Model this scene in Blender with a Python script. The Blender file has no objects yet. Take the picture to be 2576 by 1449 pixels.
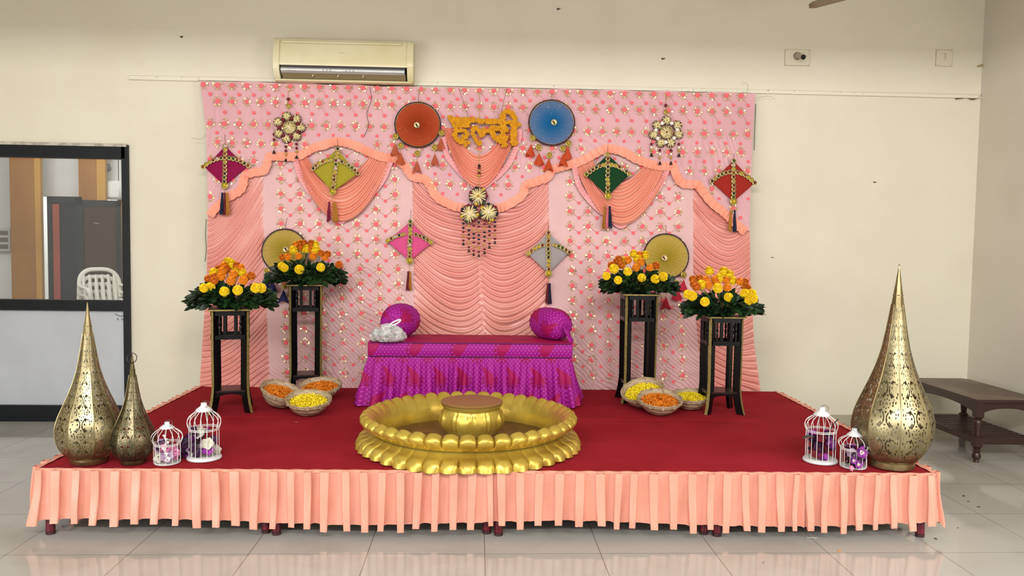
import bpy, math, random
import numpy as np
from mathutils import Vector, Matrix

random.seed(7); RNG = np.random.default_rng(11)
PI = math.pi; TAU = 2*PI
SC = bpy.context.scene; COL = SC.collection

# ------------------------------------------------------------------ camera, world, lights, exposure
W, H = 2576, 1449
CAM = np.array([-.1293, -6.9621, 1.5976]); FL = 1991.04
def cam_axes(yaw, pitch, roll):
    cy, sy = math.cos(yaw), math.sin(yaw)
    f = np.array([sy*math.cos(pitch), cy*math.cos(pitch), math.sin(pitch)])
    r = np.array([cy, -sy, 0]); u = np.cross(r, f)
    c, s = math.cos(roll), math.sin(roll)
    return c*r+s*u, -s*r+c*u, f
CR, CU, CF = cam_axes(.0438, -.0564, .0146)
cd = bpy.data.cameras.new('camera'); cam = bpy.data.objects.new('camera', cd); COL.objects.link(cam)
cd.sensor_width = 36; cd.sensor_fit = 'HORIZONTAL'; cd.lens = FL/W*36; cd.clip_end = 100
M3 = Matrix((CR, CU, -CF)).transposed()
cam.matrix_world = Matrix.Translation(Vector(CAM)) @ M3.to_4x4()
SC.camera = cam

wd = bpy.data.worlds.new('sky'); SC.world = wd; wd.use_nodes = True
bg = wd.node_tree.nodes['Background']; bg.inputs[0].default_value = (1, .97, .92, 1); bg.inputs[1].default_value = .22

def area(name, loc, target, sx, sy, power, col):
    l = bpy.data.lights.new(name, 'AREA'); l.shape = 'RECTANGLE'; l.size = sx; l.size_y = sy
    l.energy = power; l.color = col
    o = bpy.data.objects.new(name, l); COL.objects.link(o); o.location = loc
    o.rotation_euler = (Vector(target)-Vector(loc)).to_track_quat('-Z', 'Y').to_euler()
    return o
area('daylight_left_opening', (-4.7, -7.2, 1.5), (0, -1.0, 1.3), 4.2, 2.2, 170, (1, .99, .97))
area('daylight_right_opening', (4.25, -5.3, 1.7), (1.2, -1.9, .3), 2.6, 2.0, 150, (1, .99, .97))
area('rear_top_light', (-.4, -9.2, 4.1), (0, -1, .9), 6.0, .3, 470, (1, .985, .96))  # unseen high rear light, narrowed to sharpen the added beam's shadow
area('daylight_next_doorway', (-7.0, 6.6, 3.4), (-6.9, 8.4, 1.2), 2.0, 1.0, 160, (1, 1, 1))  # lights the added white wall beyond the next hall's doorway
area('next_hall_fill', (-5.2, 2.6, 3.4), (-5.8, 4.2, 0.8), 2.4, 1.4, 70, (1, .98, .94))  # fill lamp added inside the next hall to light its contents

SC.view_settings.view_transform = 'Standard'; SC.view_settings.look = 'None'
SC.view_settings.exposure = 0.0; SC.view_settings.gamma = 1
SC.view_settings.use_curve_mapping = False
SC.cycles.max_bounces = 8; SC.cycles.transparent_max_bounces = 16
SC.cycles.caustics_reflective = False; SC.cycles.caustics_refractive = False

# ------------------------------------------------------------------ where a sight line of the photograph meets the room
HS = .3667                                                            # height of the stage top
def ray(px, py):
    px = np.asarray(px, float)[..., None]; py = np.asarray(py, float)[..., None]
    return CF + CR*(px-W/2)/FL + CU*(H/2-py)/FL
def oy(px, py, y):
    d = ray(px, py); t = (y-CAM[1])/d[..., 1]
    return CAM + d*np.asarray(t)[..., None]
def oz(px, py, z):
    d = ray(px, py); t = (z-CAM[2])/d[..., 2]
    return CAM + d*np.asarray(t)[..., None]
def cloth_y(x, z):
    k = (2.93-z)/(2.93-HS); return -.055-k*(.27+.0124*x)
def BP(px, py, off=0.):                                               # the hanging cloth, `off` metres in front of it
    px, py = np.broadcast_arrays(np.asarray(px, float), np.asarray(py, float))
    d = ray(px, py); y = np.full(px.shape, -.2)
    for _ in range(4):
        P = CAM + d*((y-CAM[1])/d[..., 1])[..., None]
        y = cloth_y(P[..., 0], P[..., 2])-off
    return CAM + d*((y-CAM[1])/d[..., 1])[..., None]
CST, SST = math.cos(-.0124), math.sin(-.0124)
def st(x, y, z=0.):                                                   # stage coordinates: y = 0 back edge, -2.44 front edge
    return np.array([x*CST-y*SST, -.3303+x*SST+y*CST, z])

# ------------------------------------------------------------------ mesh helpers
def vnoise(x, y, seed=0):
    x = np.asarray(x, float); y = np.asarray(y, float)
    ix = np.floor(x); iy = np.floor(y); fx = x-ix; fy = y-iy
    fx = fx*fx*(3-2*fx); fy = fy*fy*(3-2*fy)
    def h(a, b):
        s = np.sin(a*127.1+b*311.7+seed*74.7)*43758.5453; return s-np.floor(s)
    return (h(ix, iy)*(1-fx)+h(ix+1, iy)*fx)*(1-fy)+(h(ix, iy+1)*(1-fx)+h(ix+1, iy+1)*fx)*fy
def sstep(a, b, x):
    t = np.clip((np.asarray(x, float)-a)/(b-a), 0, 1); return t*t*(3-2*t)
def unit(v): v = np.asarray(v, float); return v/(np.linalg.norm(v)+1e-12)

class MB:
    def __init__(s): s.v = []; s.f = []; s.m = []; s.u = []; s.n = 0
    def add(s, V, F, m=0, uv=None):
        V = np.asarray(V, float).reshape(-1, 3); s.v.append(V)
        s.u.append(np.zeros((len(V), 2)) if uv is None else np.asarray(uv, float).reshape(-1, 2))
        s.f.extend([tuple(i+s.n for i in q) for q in F]); s.m.extend([m]*len(F) if np.isscalar(m) else m); s.n += len(V)
        return s
    def grid(s, P, m=0, cu=False, cv=False, uv=None, flip=False):
        P = np.asarray(P, float); a, b = P.shape[:2]; F = []
        for i in range(a if cu else a-1):
            i2 = (i+1) % a
            for j in range(b if cv else b-1):
                j2 = (j+1) % b; q = (i*b+j, i2*b+j, i2*b+j2, i*b+j2)
                F.append(q[::-1] if flip else q)
        return s.add(P, F, m, uv)
    def box(s, c, d, m=0, R=None, bev=0.):
        c = np.asarray(c, float); h = np.asarray(d, float)/2
        if bev <= 0:
            V = np.array([[x, y, z] for x in (-1, 1) for y in (-1, 1) for z in (-1, 1)])*h
            F = [(0, 1, 3, 2), (4, 6, 7, 5), (0, 4, 5, 1), (2, 3, 7, 6), (0, 2, 6, 4), (1, 5, 7, 3)]
        else:
            b = min(bev, h.min()*.98); V = []; F = []; idx = {}
            for sx in (-1, 1):
                for sy in (-1, 1):
                    for sz in (-1, 1):
                        for ax in range(3):
                            p = np.array([sx, sy, sz])*h; k = [sx, sy, sz]
                            for o in range(3):
                                if o != ax: p[o] -= k[o]*b
                            idx[(sx, sy, sz, ax)] = len(V); V.append(p)
            V = np.array(V)
            for ax in range(3):
                o1, o2 = (ax+1) % 3, (ax+2) % 3
                for sg in (-1, 1):
                    q = []
                    for a1, a2 in ((-1, -1), (1, -1), (1, 1), (-1, 1)):
                        k = [0, 0, 0]; k[ax] = sg; k[o1] = a1; k[o2] = a2; q.append(idx[(*k, ax)])
                    F.append(tuple(q if sg > 0 else q[::-1]))
                for a1 in (-1, 1):
                    for a2 in (-1, 1):
                        def g(t, w):
                            k = [0, 0, 0]; k[ax] = t; k[o1] = a1; k[o2] = a2; return idx[(*k, w)]
                        q = (g(-1, o1), g(1, o1), g(1, o2), g(-1, o2)); F.append(q if a1*a2 > 0 else q[::-1])
            for sx in (-1, 1):
                for sy in (-1, 1):
                    for sz in (-1, 1):
                        q = (idx[(sx, sy, sz, 0)], idx[(sx, sy, sz, 1)], idx[(sx, sy, sz, 2)])
                        F.append(q if sx*sy*sz > 0 else q[::-1])
        if R is not None: V = V @ np.asarray(R).T
        return s.add(V+c, F, m)
    def tube(s, path, r, n=8, m=0, cap=True, closed=False, flat=1.):
        P = np.asarray(path, float); k = len(P); r = np.broadcast_to(np.asarray(r, float), (k,))
        if closed: T = np.roll(P, -1, 0)-np.roll(P, 1, 0)
        else: T = np.gradient(P, axis=0)
        T /= np.linalg.norm(T, axis=1)[:, None]+1e-12
        a = np.array([0, 0, 1.]) if abs(T[0][2]) < .9 else np.array([0, 1., 0])
        U = np.zeros_like(P); u = unit(np.cross(a, T[0]))
        for i in range(k):
            u = unit(u-T[i]*(u@T[i])); U[i] = u
        B = np.cross(T, U); an = np.arange(n)*TAU/n
        G = P[:, None]+r[:, None, None]*(np.cos(an)[None, :, None]*U[:, None]+flat*np.sin(an)[None, :, None]*B[:, None])
        b0 = s.n; s.grid(G, m, cu=closed, cv=True, flip=True)
        if cap and not closed:
            s.f += [tuple(b0+i for i in range(n)), tuple(b0+(k-1)*n+i for i in range(n))[::-1]]; s.m += [m, m]
        return s
    def lathe(s, prof, n=32, c=(0, 0, 0), m=0, R=None, sx=1., sy=1., cap=False):
        pr = np.asarray(prof, float); an = np.arange(n)*TAU/n
        G = np.stack([pr[:, 0][:, None]*np.cos(an)*sx, pr[:, 0][:, None]*np.sin(an)*sy, np.broadcast_to(pr[:, 1][:, None], (len(pr), n))], -1)
        if R is not None: G = G @ np.asarray(R).T
        b0 = s.n; s.grid(G+np.asarray(c, float), m, cv=True, flip=True)
        if cap:
            s.f += [tuple(b0+i for i in range(n))[::-1], tuple(b0+(len(pr)-1)*n+i for i in range(n))]; s.m += [m, m]
        return s
    def ball(s, c, r, n=10, k=7, m=0):
        t = np.linspace(.02, PI-.02, k); r = np.broadcast_to(np.asarray(r, float), (3,)); an = np.arange(n)*TAU/n
        G = np.stack([np.sin(t)[:, None]*np.cos(an), np.sin(t)[:, None]*np.sin(an), np.broadcast_to(-np.cos(t)[:, None], (k, n))], -1)*r
        return s.grid(G+np.asarray(c, float), m, cv=True, flip=True)
    def disc(s, c, r, ex, ey, n=12, m=0):
        an = np.arange(n)*TAU/n
        V = np.asarray(c)+r*(np.cos(an)[:, None]*np.asarray(ex)+np.sin(an)[:, None]*np.asarray(ey))
        return s.add(V, [tuple(range(n))], m)
    def xf(s, M):
        M = np.asarray(M); s.v = [v @ M[:3, :3].T+M[:3, 3] for v in s.v]; return s
    def mesh(s, name, mats, origin=(0, 0, 0), angle=40, smooth=True, fix=True):
        V = np.concatenate(s.v)-np.asarray(origin, float); UV = np.concatenate(s.u)
        me = bpy.data.meshes.new(name); me.from_pydata(V.tolist(), [], s.f)
        if not isinstance(mats, (list, tuple)): mats = [mats]
        for q in mats: me.materials.append(q)
        me.polygons.foreach_set('material_index', s.m)
        if fix:
            import bmesh
            bm = bmesh.new(); bm.from_mesh(me); bmesh.ops.recalc_face_normals(bm, faces=bm.faces); bm.to_mesh(me); bm.free()
        me.polygons.foreach_set('use_smooth', [smooth]*len(s.f))
        if UV.any():
            li = np.empty(len(me.loops), np.int32); me.loops.foreach_get('vertex_index', li)
            me.uv_layers.new(name='map').data.foreach_set('uv', UV[li].ravel())
        me.update()
        if smooth and angle < 179: me.set_sharp_from_angle(angle=math.radians(angle))
        return me
    def build(s, name, mats, parent=None, origin=None, **k):
        if origin is None:
            r = parent
            while r is not None and r.parent is not None: r = r.parent
            origin = tuple(r.location) if r is not None else (0, 0, 0)
        return link(name, s.mesh(name, mats, origin, **k), parent)
def link(name, me, parent=None, loc=None, scale=None, rot=None):
    o = bpy.data.objects.new(name, me); COL.objects.link(o)
    if parent is not None: o.parent = parent
    if loc is not None: o.location = loc
    if scale is not None: o.scale = scale
    if rot is not None: o.rotation_euler = rot
    return o
def tag(o, label, cat, group=None, kind=None):
    o['label'] = label; o['category'] = cat
    if group: o['group'] = group
    if kind: o['kind'] = kind
    return o
def thing(name, label, cat, loc=(0, 0, 0), rz=0., group=None):
    o = bpy.data.objects.new(name, None); COL.objects.link(o); o.empty_display_size = .05
    o.location = tuple(float(q) for q in loc); o.rotation_euler = (0, 0, rz)
    return tag(o, label, cat, group)
def struct(o): o['kind'] = 'structure'; return o
def rotm(ax, a): return np.array(Matrix.Rotation(a, 3, ax))
def align(z):                                                         # rotation that takes +Z to z
    return np.array(Vector(z).to_track_quat('Z', 'Y').to_matrix())
def bez(a, b, c, n):
    t = np.linspace(0, 1, n)[:, None]; a, b, c = map(lambda q: np.asarray(q, float), (a, b, c))
    return (1-t)**2*a+2*t*(1-t)*b+t*t*c
def spline(pts, n):                                                   # smooth line through the points
    P = np.asarray(pts, float); k = len(P); Q = np.vstack([2*P[0]-P[1], P, 2*P[-1]-P[-2]])
    d = np.r_[0, np.cumsum(np.linalg.norm(np.diff(P, axis=0), axis=1))]
    s = np.linspace(0, d[-1], n); i = np.clip(np.searchsorted(d, s, 'right')-1, 0, k-2)
    t = ((s-d[i])/(d[i+1]-d[i]+1e-12))[:, None]
    a, b, c, e = Q[i], Q[i+1], Q[i+2], Q[i+3]
    return .5*(2*b+(c-a)*t+(2*a-5*b+4*c-e)*t*t+(3*b-a-3*c+e)*t**3)

# ------------------------------------------------------------------ materials
def lin(h):
    h = h.lstrip('#'); c = [int(h[i:i+2], 16)/255 for i in (0, 2, 4)]
    return tuple(x/12.92 if x <= .04045 else ((x+.055)/1.055)**2.4 for x in c)+(1,)
class X:                                                              # small node-expression helper
    nt = None
    def __init__(s, k): s.k = k
    @staticmethod
    def op(o, *a):
        n = X.nt.nodes.new('ShaderNodeMath'); n.operation = o
        for i, q in enumerate(a):
            if isinstance(q, X): X.nt.links.new(q.k, n.inputs[i])
            else: n.inputs[i].default_value = q
        return X(n.outputs[0])
    def __add__(s, o): return X.op('ADD', s, o)
    def __radd__(s, o): return X.op('ADD', o, s)
    def __sub__(s, o): return X.op('SUBTRACT', s, o)
    def __rsub__(s, o): return X.op('SUBTRACT', o, s)
    def __mul__(s, o): return X.op('MULTIPLY', s, o)
    __rmul__ = __mul__
    def __truediv__(s, o): return X.op('DIVIDE', s, o)
    def __lt__(s, o): return X.op('LESS_THAN', s, o)
    def __gt__(s, o): return X.op('GREATER_THAN', s, o)
def xabs(a): return X.op('ABSOLUTE', a)
def xsin(a): return X.op('SINE', a)
def xsqrt(a): return X.op('SQRT', a)
def xmax(a, b): return X.op('MAXIMUM', a, b)
def xmin(a, b): return X.op('MINIMUM', a, b)
def xmod(a, b): return X.op('FLOORED_MODULO', a, b)
def xfloor(a): return X.op('FLOOR', a)
def smooth(a, b, v):
    n = X.nt.nodes.new('ShaderNodeMapRange'); n.interpolation_type = 'SMOOTHSTEP'
    X.nt.links.new(v.k, n.inputs[0]); n.inputs[1].default_value = a; n.inputs[2].default_value = b
    return X(n.outputs[0])
class MT:
    def __init__(s, name, col, rough=.6, metal=0., spec=.5, sheen=0., alpha=1.):
        s.m = bpy.data.materials.new(name); s.m.use_nodes = True; s.nt = s.m.node_tree; X.nt = s.nt
        s.b = s.nt.nodes['Principled BSDF']; s.out = s.nt.nodes['Material Output']
        s.col = lin(col); s.set('Base Color', s.col); s.set('Roughness', rough); s.set('Metallic', metal)
        s.set('Specular IOR Level', spec); s.set('Sheen Weight', sheen); s.set('Alpha', alpha)
        if sheen: s.set('Sheen Tint', tuple(.5+.5*c for c in s.col[:3])+(1,)); s.set('Sheen Roughness', .4)
    def set(s, k, v):
        if isinstance(v, X): s.nt.links.new(v.k, s.b.inputs[k])
        elif isinstance(v, bpy.types.NodeSocket): s.nt.links.new(v, s.b.inputs[k])
        else: s.b.inputs[k].default_value = v
        return s
    def node(s, t): return s.nt.nodes.new(t)
    def coord(s, kind='Object', scale=(1, 1, 1), rot=(0, 0, 0), loc=(0, 0, 0)):
        tc = s.node('ShaderNodeTexCoord'); mp = s.node('ShaderNodeMapping')
        mp.inputs['Scale'].default_value = scale; mp.inputs['Rotation'].default_value = rot; mp.inputs['Location'].default_value = loc
        s.nt.links.new(tc.outputs[kind], mp.inputs['Vector']); return mp.outputs[0]
    def xyz(s, v):
        n = s.node('ShaderNodeSeparateXYZ'); s.nt.links.new(v, n.inputs[0]); return [X(n.outputs[i]) for i in range(3)]
    def vec(s, x, y, z=0.):
        n = s.node('ShaderNodeCombineXYZ')
        for i, q in enumerate((x, y, z)):
            if isinstance(q, X): s.nt.links.new(q.k, n.inputs[i])
            else: n.inputs[i].default_value = q
        return n.outputs[0]
    def noise(s, scale=5., detail=3., rough=.55, vec=None):
        n = s.node('ShaderNodeTexNoise'); n.inputs['Scale'].default_value = scale; n.inputs['Detail'].default_value = detail
        n.inputs['Roughness'].default_value = rough
        s.nt.links.new(vec if vec is not None else s.coord(), n.inputs['Vector']); return X(n.outputs[0])
    def voro(s, scale, vec=None, rand=1., out=0, feature='F1'):
        n = s.node('ShaderNodeTexVoronoi'); n.feature = feature; n.inputs['Scale'].default_value = scale; n.inputs['Randomness'].default_value = rand
        s.nt.links.new(vec if vec is not None else s.coord(), n.inputs['Vector']); return X(n.outputs[out])
    def mix(s, f, a, b):
        n = s.node('ShaderNodeMix'); n.data_type = 'RGBA'
        for i, q in ((0, f), (6, a), (7, b)):
            if isinstance(q, X): s.nt.links.new(q.k, n.inputs[i])
            elif isinstance(q, str): n.inputs[i].default_value = lin(q)
            else: n.inputs[i].default_value = q
        return X(n.outputs[2])
    def color(s, v): return s.set('Base Color', v)
    def bump(s, h, strength=.3, dist=.01):
        n = s.node('ShaderNodeBump'); n.inputs['Strength'].default_value = strength; n.inputs['Distance'].default_value = dist
        s.nt.links.new(h.k, n.inputs['Height']); s.nt.links.new(n.outputs[0], s.b.inputs['Normal']); return s
    def sheer(s, f):                                                  # f = how much shows through
        t = s.node('ShaderNodeBsdfTransparent'); mx = s.node('ShaderNodeMixShader')
        if isinstance(f, X): s.nt.links.new(f.k, mx.inputs[0])
        else: mx.inputs[0].default_value = f
        s.nt.links.new(s.b.outputs[0], mx.inputs[1]); s.nt.links.new(t.outputs[0], mx.inputs[2]); s.nt.links.new(mx.outputs[0], s.out.inputs[0])
        return s
def varied(name, a, b, scale=6., rough=.6, bump=0., bscale=None, **k):
    t = MT(name, a, rough, **k); n = t.noise(scale); t.color(t.mix(smooth(.3, .7, n), a, b))
    if bump: t.bump(t.noise(bscale or scale*6), bump)
    return t.m
def plain(name, a, rough=.6, **k): return MT(name, a, rough, **k).m

# ------------------------------------------------------------------ the room
def wall_mat(name, a, b):
    t = MT(name, a, .75, spec=.25); n = t.noise(1.3, 4); t.color(t.mix(smooth(.35, .7, n), a, b)); t.bump(t.noise(60, 2), .06, .004); return t.m
m_wall = wall_mat('cream wall paint', '#dcd6c3', '#d8d1bd')
m_wall2 = wall_mat('off white wall paint', '#d3cdbf', '#cfc8b9')
m_white = wall_mat('white wall paint', '#dcdcd6', '#d4d4ce')
t = MT('vitrified floor tile', '#aaa497', .07, spec=.42)
v = t.coord(loc=(1.875-.6, 2.97, 0)); br = t.node('ShaderNodeTexBrick'); t.nt.links.new(v, br.inputs['Vector'])
br.offset = 0; br.inputs['Scale'].default_value = 1; br.inputs['Brick Width'].default_value = .6; br.inputs['Row Height'].default_value = .6
br.inputs['Mortar Size'].default_value = .0016; br.inputs['Mortar Smooth'].default_value = 0
br.inputs['Color1'].default_value = lin('#b6b3ac'); br.inputs['Color2'].default_value = lin('#b1aea7'); br.inputs['Mortar'].default_value = lin('#5d564b')
t.color(t.mix(smooth(.45, .75, t.noise(2.2, 5))*.35, X(br.outputs[0]), '#918a7c')); t.set('Roughness', smooth(.2, .9, t.noise(3, 4))*.1+.04)
m_floor = t.m
m_skirtboard = plain('skirting tile', '#a9a08c', .35)
m_rail = MT('painted batten', '#dcd6c4', .55); n_ = m_rail.noise(34, 2)
m_rail.color(m_rail.mix(smooth(.68, .74, n_), '#dcd6c4', '#6d5b48')); m_rail = m_rail.m

struct(MB().box((-.3, -5.5, -.1), (17.4, 24, .2)).build('floor', m_floor))
b = MB(); b.box((.62, .1, 2.15), (7.48, .2, 4.3)); b.box((-4.11, .1, 3.3445), (1.98, .2, 1.911)); b.box((-5.3, .1, 2.15), (.4, .2, 4.3))
struct(b.build('wall_back', m_wall, smooth=False))
struct(MB().box((4.435, -5.6, 2.15), (.2, 11.2, 4.3)).build('wall_right', m_wall2, smooth=False))
struct(MB().box((-5.2, -2.3, 2.15), (.2, 4.6, 4.3)).build('wall_left', m_wall, smooth=False))
struct(MB().box((-.3, -4.5, 4.37), (10, 9.4, .14)).build('ceiling', m_white, smooth=False))
b = MB(); b.box((.62, -.006, .045), (7.42, .012, .09)); struct(b.build('baseboard_back', m_skirtboard, smooth=False))
struct(MB().box((4.329, -5.6, .045), (.012, 11.2, .09)).build('baseboard_right', m_skirtboard, smooth=False))
struct(MB().box((-.9, 6.3, 2.15), (2, .2, 4.3)).box((-6.7, 5.1, 3.24), (2.56, .2, 2.1)).box((-7.3, 5.1, 1.09), (1.36, .2, 2.2)).box((-4.35, 5.1, 2.15), (2.16, .2, 4.3)).build('wall_next_hall', m_white, smooth=False))
struct(MB().box((-.3, -5.0, 4.0), (9.4, .3, .6)).build('added_shade_beam', m_white, smooth=False))  # beam added out of view; its shadow darkens the top of the wall
struct(MB().box((-7.5, 8.6, 1.6), (6, .2, 3.4)).build('added_backing_wall', m_white, smooth=False))  # white wall added so the next hall's doorway shows bright
# rail
rl = oy(325, 200, -.0); rr = oy(2466, 243, -.0); xb = oy(501, 203, 0)[0]
b = MB(); b.box(((rl[0]+xb)/2, -.009, 2.957), (xb-rl[0], .018, .038), bev=.004); b.box(((xb+rr[0])/2, -.008, 2.962), (rr[0]-xb, .016, .034), bev=.004)
b.box(((xb+rr[0])/2, -.012, 2.949), (rr[0]-xb, .02, .006))
struct(b.build('trim_1', m_rail))

# glazed partition door on the left
m_frame = varied('dark door frame', '#0c1114', '#11171b', 9, .5, spec=.25)
m_lam = varied('grey laminate', '#b9bdc4', '#b3b7bd', 3, .4)
t = MT('window glass', '#ffffff', .02, spec=.5); t.set('Base Color', (.9, .93, .93, 1)); t.sheer(smooth(.75, .9, t.noise(7, 5))*-.06+.955); m_glass = t.m
b = MB()
b.box((-3.145, .02, 1.19), (.05, .12, 2.38)); b.box((-4.14, .02, 2.325), (2.0, .12, .11)); b.box((-4.14, .02, 1.009), (2.0, .1, .09))
b.box((-4.14, .02, .07), (2.0, .1, .14)); b.box((-5.08, .02, 1.19), (.05, .12, 2.38))
door = struct(b.build('door_1', m_frame))
MB().box((-4.11, .03, 1.66), (1.9, .008, 1.24)).build('glass_pane', m_glass, door, smooth=False)
MB().box((-4.11, .02, .553), (1.9, .03, .83)).build('lower_panel', m_lam, door, smooth=False)
b = MB()
for q in ([(290, 790), (303, 796), (314, 792)], [(296, 800), (297, 806)], [(306, 800), (307, 805), (313, 803)]):
    b.tube([oy(x, y, .004) for x, y in q], .0035, 5)
b.build('scuff', plain('scuff mark', '#5c5c5c', .7), door)
MB().tube([oy(235, 560, .0), oy(250, 563, .0)], .001, 4).build('scratch', plain('scratch', '#e9ecec', .5), door)
struct(MB().box((-4.14, -.044, 2.378), (2.03, .01, .02)).box((-4.14, -.02, 2.388), (2.03, .05, .01)).build('trim_3', varied('rough plaster edge', '#c4bfb2', '#8f8a7e', 14, .8), smooth=False))
# what the glass shows: the next hall
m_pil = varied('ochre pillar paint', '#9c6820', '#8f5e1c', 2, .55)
m_pil2 = varied('pale ochre pillar band', '#bd8d3a', '#b78634', 2, .55)  # paler tone for the band right of each pillar front
def pillar(a, b_, c, y, label):
    t = thing('pillar', label, 'pillar', (oy(a, 600, y)[0], y, 0), group='ochre pillars of the next hall')
    x0, x1, x2 = (oy(q, 600, y)[0] for q in (a, b_, c))
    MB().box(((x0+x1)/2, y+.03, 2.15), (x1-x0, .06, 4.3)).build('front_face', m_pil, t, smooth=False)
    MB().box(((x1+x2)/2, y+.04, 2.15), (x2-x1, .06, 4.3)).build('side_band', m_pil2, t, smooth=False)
pillar(27, 88, 103, 4.55, 'ochre pillar seen through the door glass, left of the bright doorway')
pillar(200, 244, 266, 4.7, 'brown ochre pillar behind the glass, above the stacked white chairs')
t = thing('glazed_door', 'open dark framed glass door leaf beyond the partition glass', 'door', (oy(130, 700, 4.4)[0], 4.4, 0))
m_dark = MT('dark door glass', '#14181b', .1, spec=.25).m; m_brown = MT('brown door glass', '#3d2a19', .1, spec=.2).m
def leaf(x0, x1, yt, y, nm, gm, par):
    a, c = oy(x0, yt, y), oy(x1, yt, y); w = c[0]-a[0]; b = MB()
    for q in ((a[0]+.03, .06), (c[0]-.03, .06)): b.box((q[0], y, a[2]/2), (q[1], .05, a[2]))
    b.box(((a[0]+c[0])/2, y, a[2]-.04), (w, .05, .08)); b.box(((a[0]+c[0])/2, y, .06), (w, .05, .12))
    b.build(nm, m_frame, par); MB().box(((a[0]+c[0])/2, y, a[2]/2), (w-.1, .012, a[2]-.14)).build('pane', gm, par, smooth=False)
leaf(120, 204, 494, 4.4, 'leaf_frame', m_dark, t)
b = MB(); q = oy(141, 600, 4.37); b.box((q[0], 4.38, 1.1), (.09, .01, 1.9)); b.build('reflection_strip', plain('painted red reflection', '#8d3b2a', .5), t, smooth=False)  # reddish reflection in the pane, painted as a thin strip
t = thing('glazed_door', 'brown tinted glass door leaf standing behind the stacked chairs', 'door', (oy(250, 700, 4.35)[0], 4.35, 0))
leaf(200, 303, 503, 4.35, 'leaf_frame', m_brown, t)
t = MB(); q = oy(307, 600, 4.9)[0]; t.box((q, 4.95, 1.2), (.12, .1, 1.9))
tag(t.build('yellow_post', plain('yellow paint', '#d9a53c', .5), smooth=False), 'bright yellow post at the right edge of the door glass', 'post')
# plastic chairs stacked
m_pl = plain('white plastic', '#d2cfc4', .4)
def chair_mesh():
    b = MB(); u = np.linspace(-.22, .22, 9)
    P = [[(x, y, .43-.02*math.cos(x*6)+.02*(y > .15)) for y in np.linspace(-.22, .22, 7)] for x in u]; b.grid(P)
    for i in range(6):
        x = -.19+i*.076; b.tube([(x, .22, .43), (x*1.05, .27, .62), (x*1.0, .31, .8)], .02, 6, flat=.4)
    b.tube(spline([(-.25, .24, .5), (-.24, .3, .74), (-.15, .33, .85), (0, .34, .87), (.15, .33, .85), (.24, .3, .74), (.25, .24, .5)], 24), .028, 8, flat=.6)
    for sx in (-1, 1): b.tube(spline([(sx*.25, .26, .66), (sx*.29, .05, .65), (sx*.29, -.18, .63), (sx*.27, -.24, .5)], 12), .025, 6, flat=.7)
    return b
def chair(loc, rz, label):
    t = thing('plastic_chair', label, 'chair', loc, rz, 'white plastic chairs stacked behind the glass')
    return t
cm = chair_mesh().mesh('shell', m_pl); lm = {}
for sx in (-1, 1):
    for sy in (-1, 1): lm[sx, sy] = MB().tube([(sx*.2, sy*.2, .43), (sx*.26, sy*.25, 0)], [.03, .022], 8).mesh('leg', m_pl)
cp = oy(268, 755, 3.6)
for k, lab in enumerate(('lowest white plastic chair of the stack behind the door glass', 'second white plastic chair from the bottom of the stack', 'white plastic chair one below the top of the stack', 'topmost white plastic chair of the stack behind the glass')):
    c = chair((cp[0]+.004*k, 3.6, .001+.1*k), .75, lab); link('shell', cm, c)
    for q in lm.values(): link('leg', q, c)
m_ac2 = plain('aged white plastic', '#dfe0da', .4)
q0, q1 = oy(264, 455, 4.9), oy(313, 503, 4.9)
t = MB(); t.box(((q0[0]+q1[0])/2, 4.9, (q0[2]+q1[2])/2), (q1[0]-q0[0], .2, q0[2]-q1[2]), bev=.04)
tag(t.build('air_conditioner', m_ac2), 'white air conditioner seen through the top right of the door glass', 'air conditioner')
q = oy(270, 422, 4.93); tag(MB().box(q, (.07, .12, .05), bev=.01).tube([q+(0, .05, .05), q+(0, 0, .0)], .02, 8).build('security_camera', plain('grey plastic', '#77787a', .4)), 'small grey camera high on the next hall wall, through the glass', 'camera')
q = oy(8, 603, 4.95); b = MB(); b.box(q, (.2, .02, .34), bev=.005)
sp = tag(b.build('switch_panel', plain('switch plate', '#c9c8c0', .4)), 'grey switch panel at the left edge of the door glass', 'switch')
for k in range(3): MB().box(q+(0, -.014, .1-.1*k), (.15, .012, .06), bev=.004).build('switch_row', plain('dark switch', '#6b6254', .4), sp)

# fittings on the back wall
m_acb = varied('yellowed plastic', '#dcd3b0', '#d3c79c', 2.5, .32, spec=.5)
m_acd = plain('dark vent', '#2a241e', .6); m_acs = MT('silver strip', '#b9bab6', .28, metal=.35).m; m_acl = plain('brown louver', '#8b7a5c', .45)
ax0, ax1 = oy(688, 100, -.18)[0], oy(1040, 100, -.18)[0]; az1, az0 = 3.29, 2.93
ac = thing('air_conditioner', 'yellowed split air conditioner on the wall above the pink backdrop', 'air conditioner', ((ax0+ax1)/2, 0, az0))
aw = ax1-ax0; axc = (ax0+ax1)/2
def acsec(pts, x0, x1, m=0):
    b = MB(); P = spline(pts, 40); V = np.array([[(x, y, z) for x in np.linspace(x0, x1, 5)] for y, z in P]); b.grid(V, m)
    for x, fl in ((x0, 1), (x1, 0)):
        V = [(x, y, z) for y, z in P]+[(x, -.001, P[-1][1]), (x, -.001, P[0][1])]; b.add(V, [tuple(range(len(V)))[::1 if fl else -1]], m)
    return b
b = acsec([(-.001, az1-.005), (-.13, az1-.003), (-.165, az1-.03), (-.185, az1-.12), (-.2, az1-.21), (-.2, az1-.235)], ax0+.012, ax1-.012)
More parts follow.
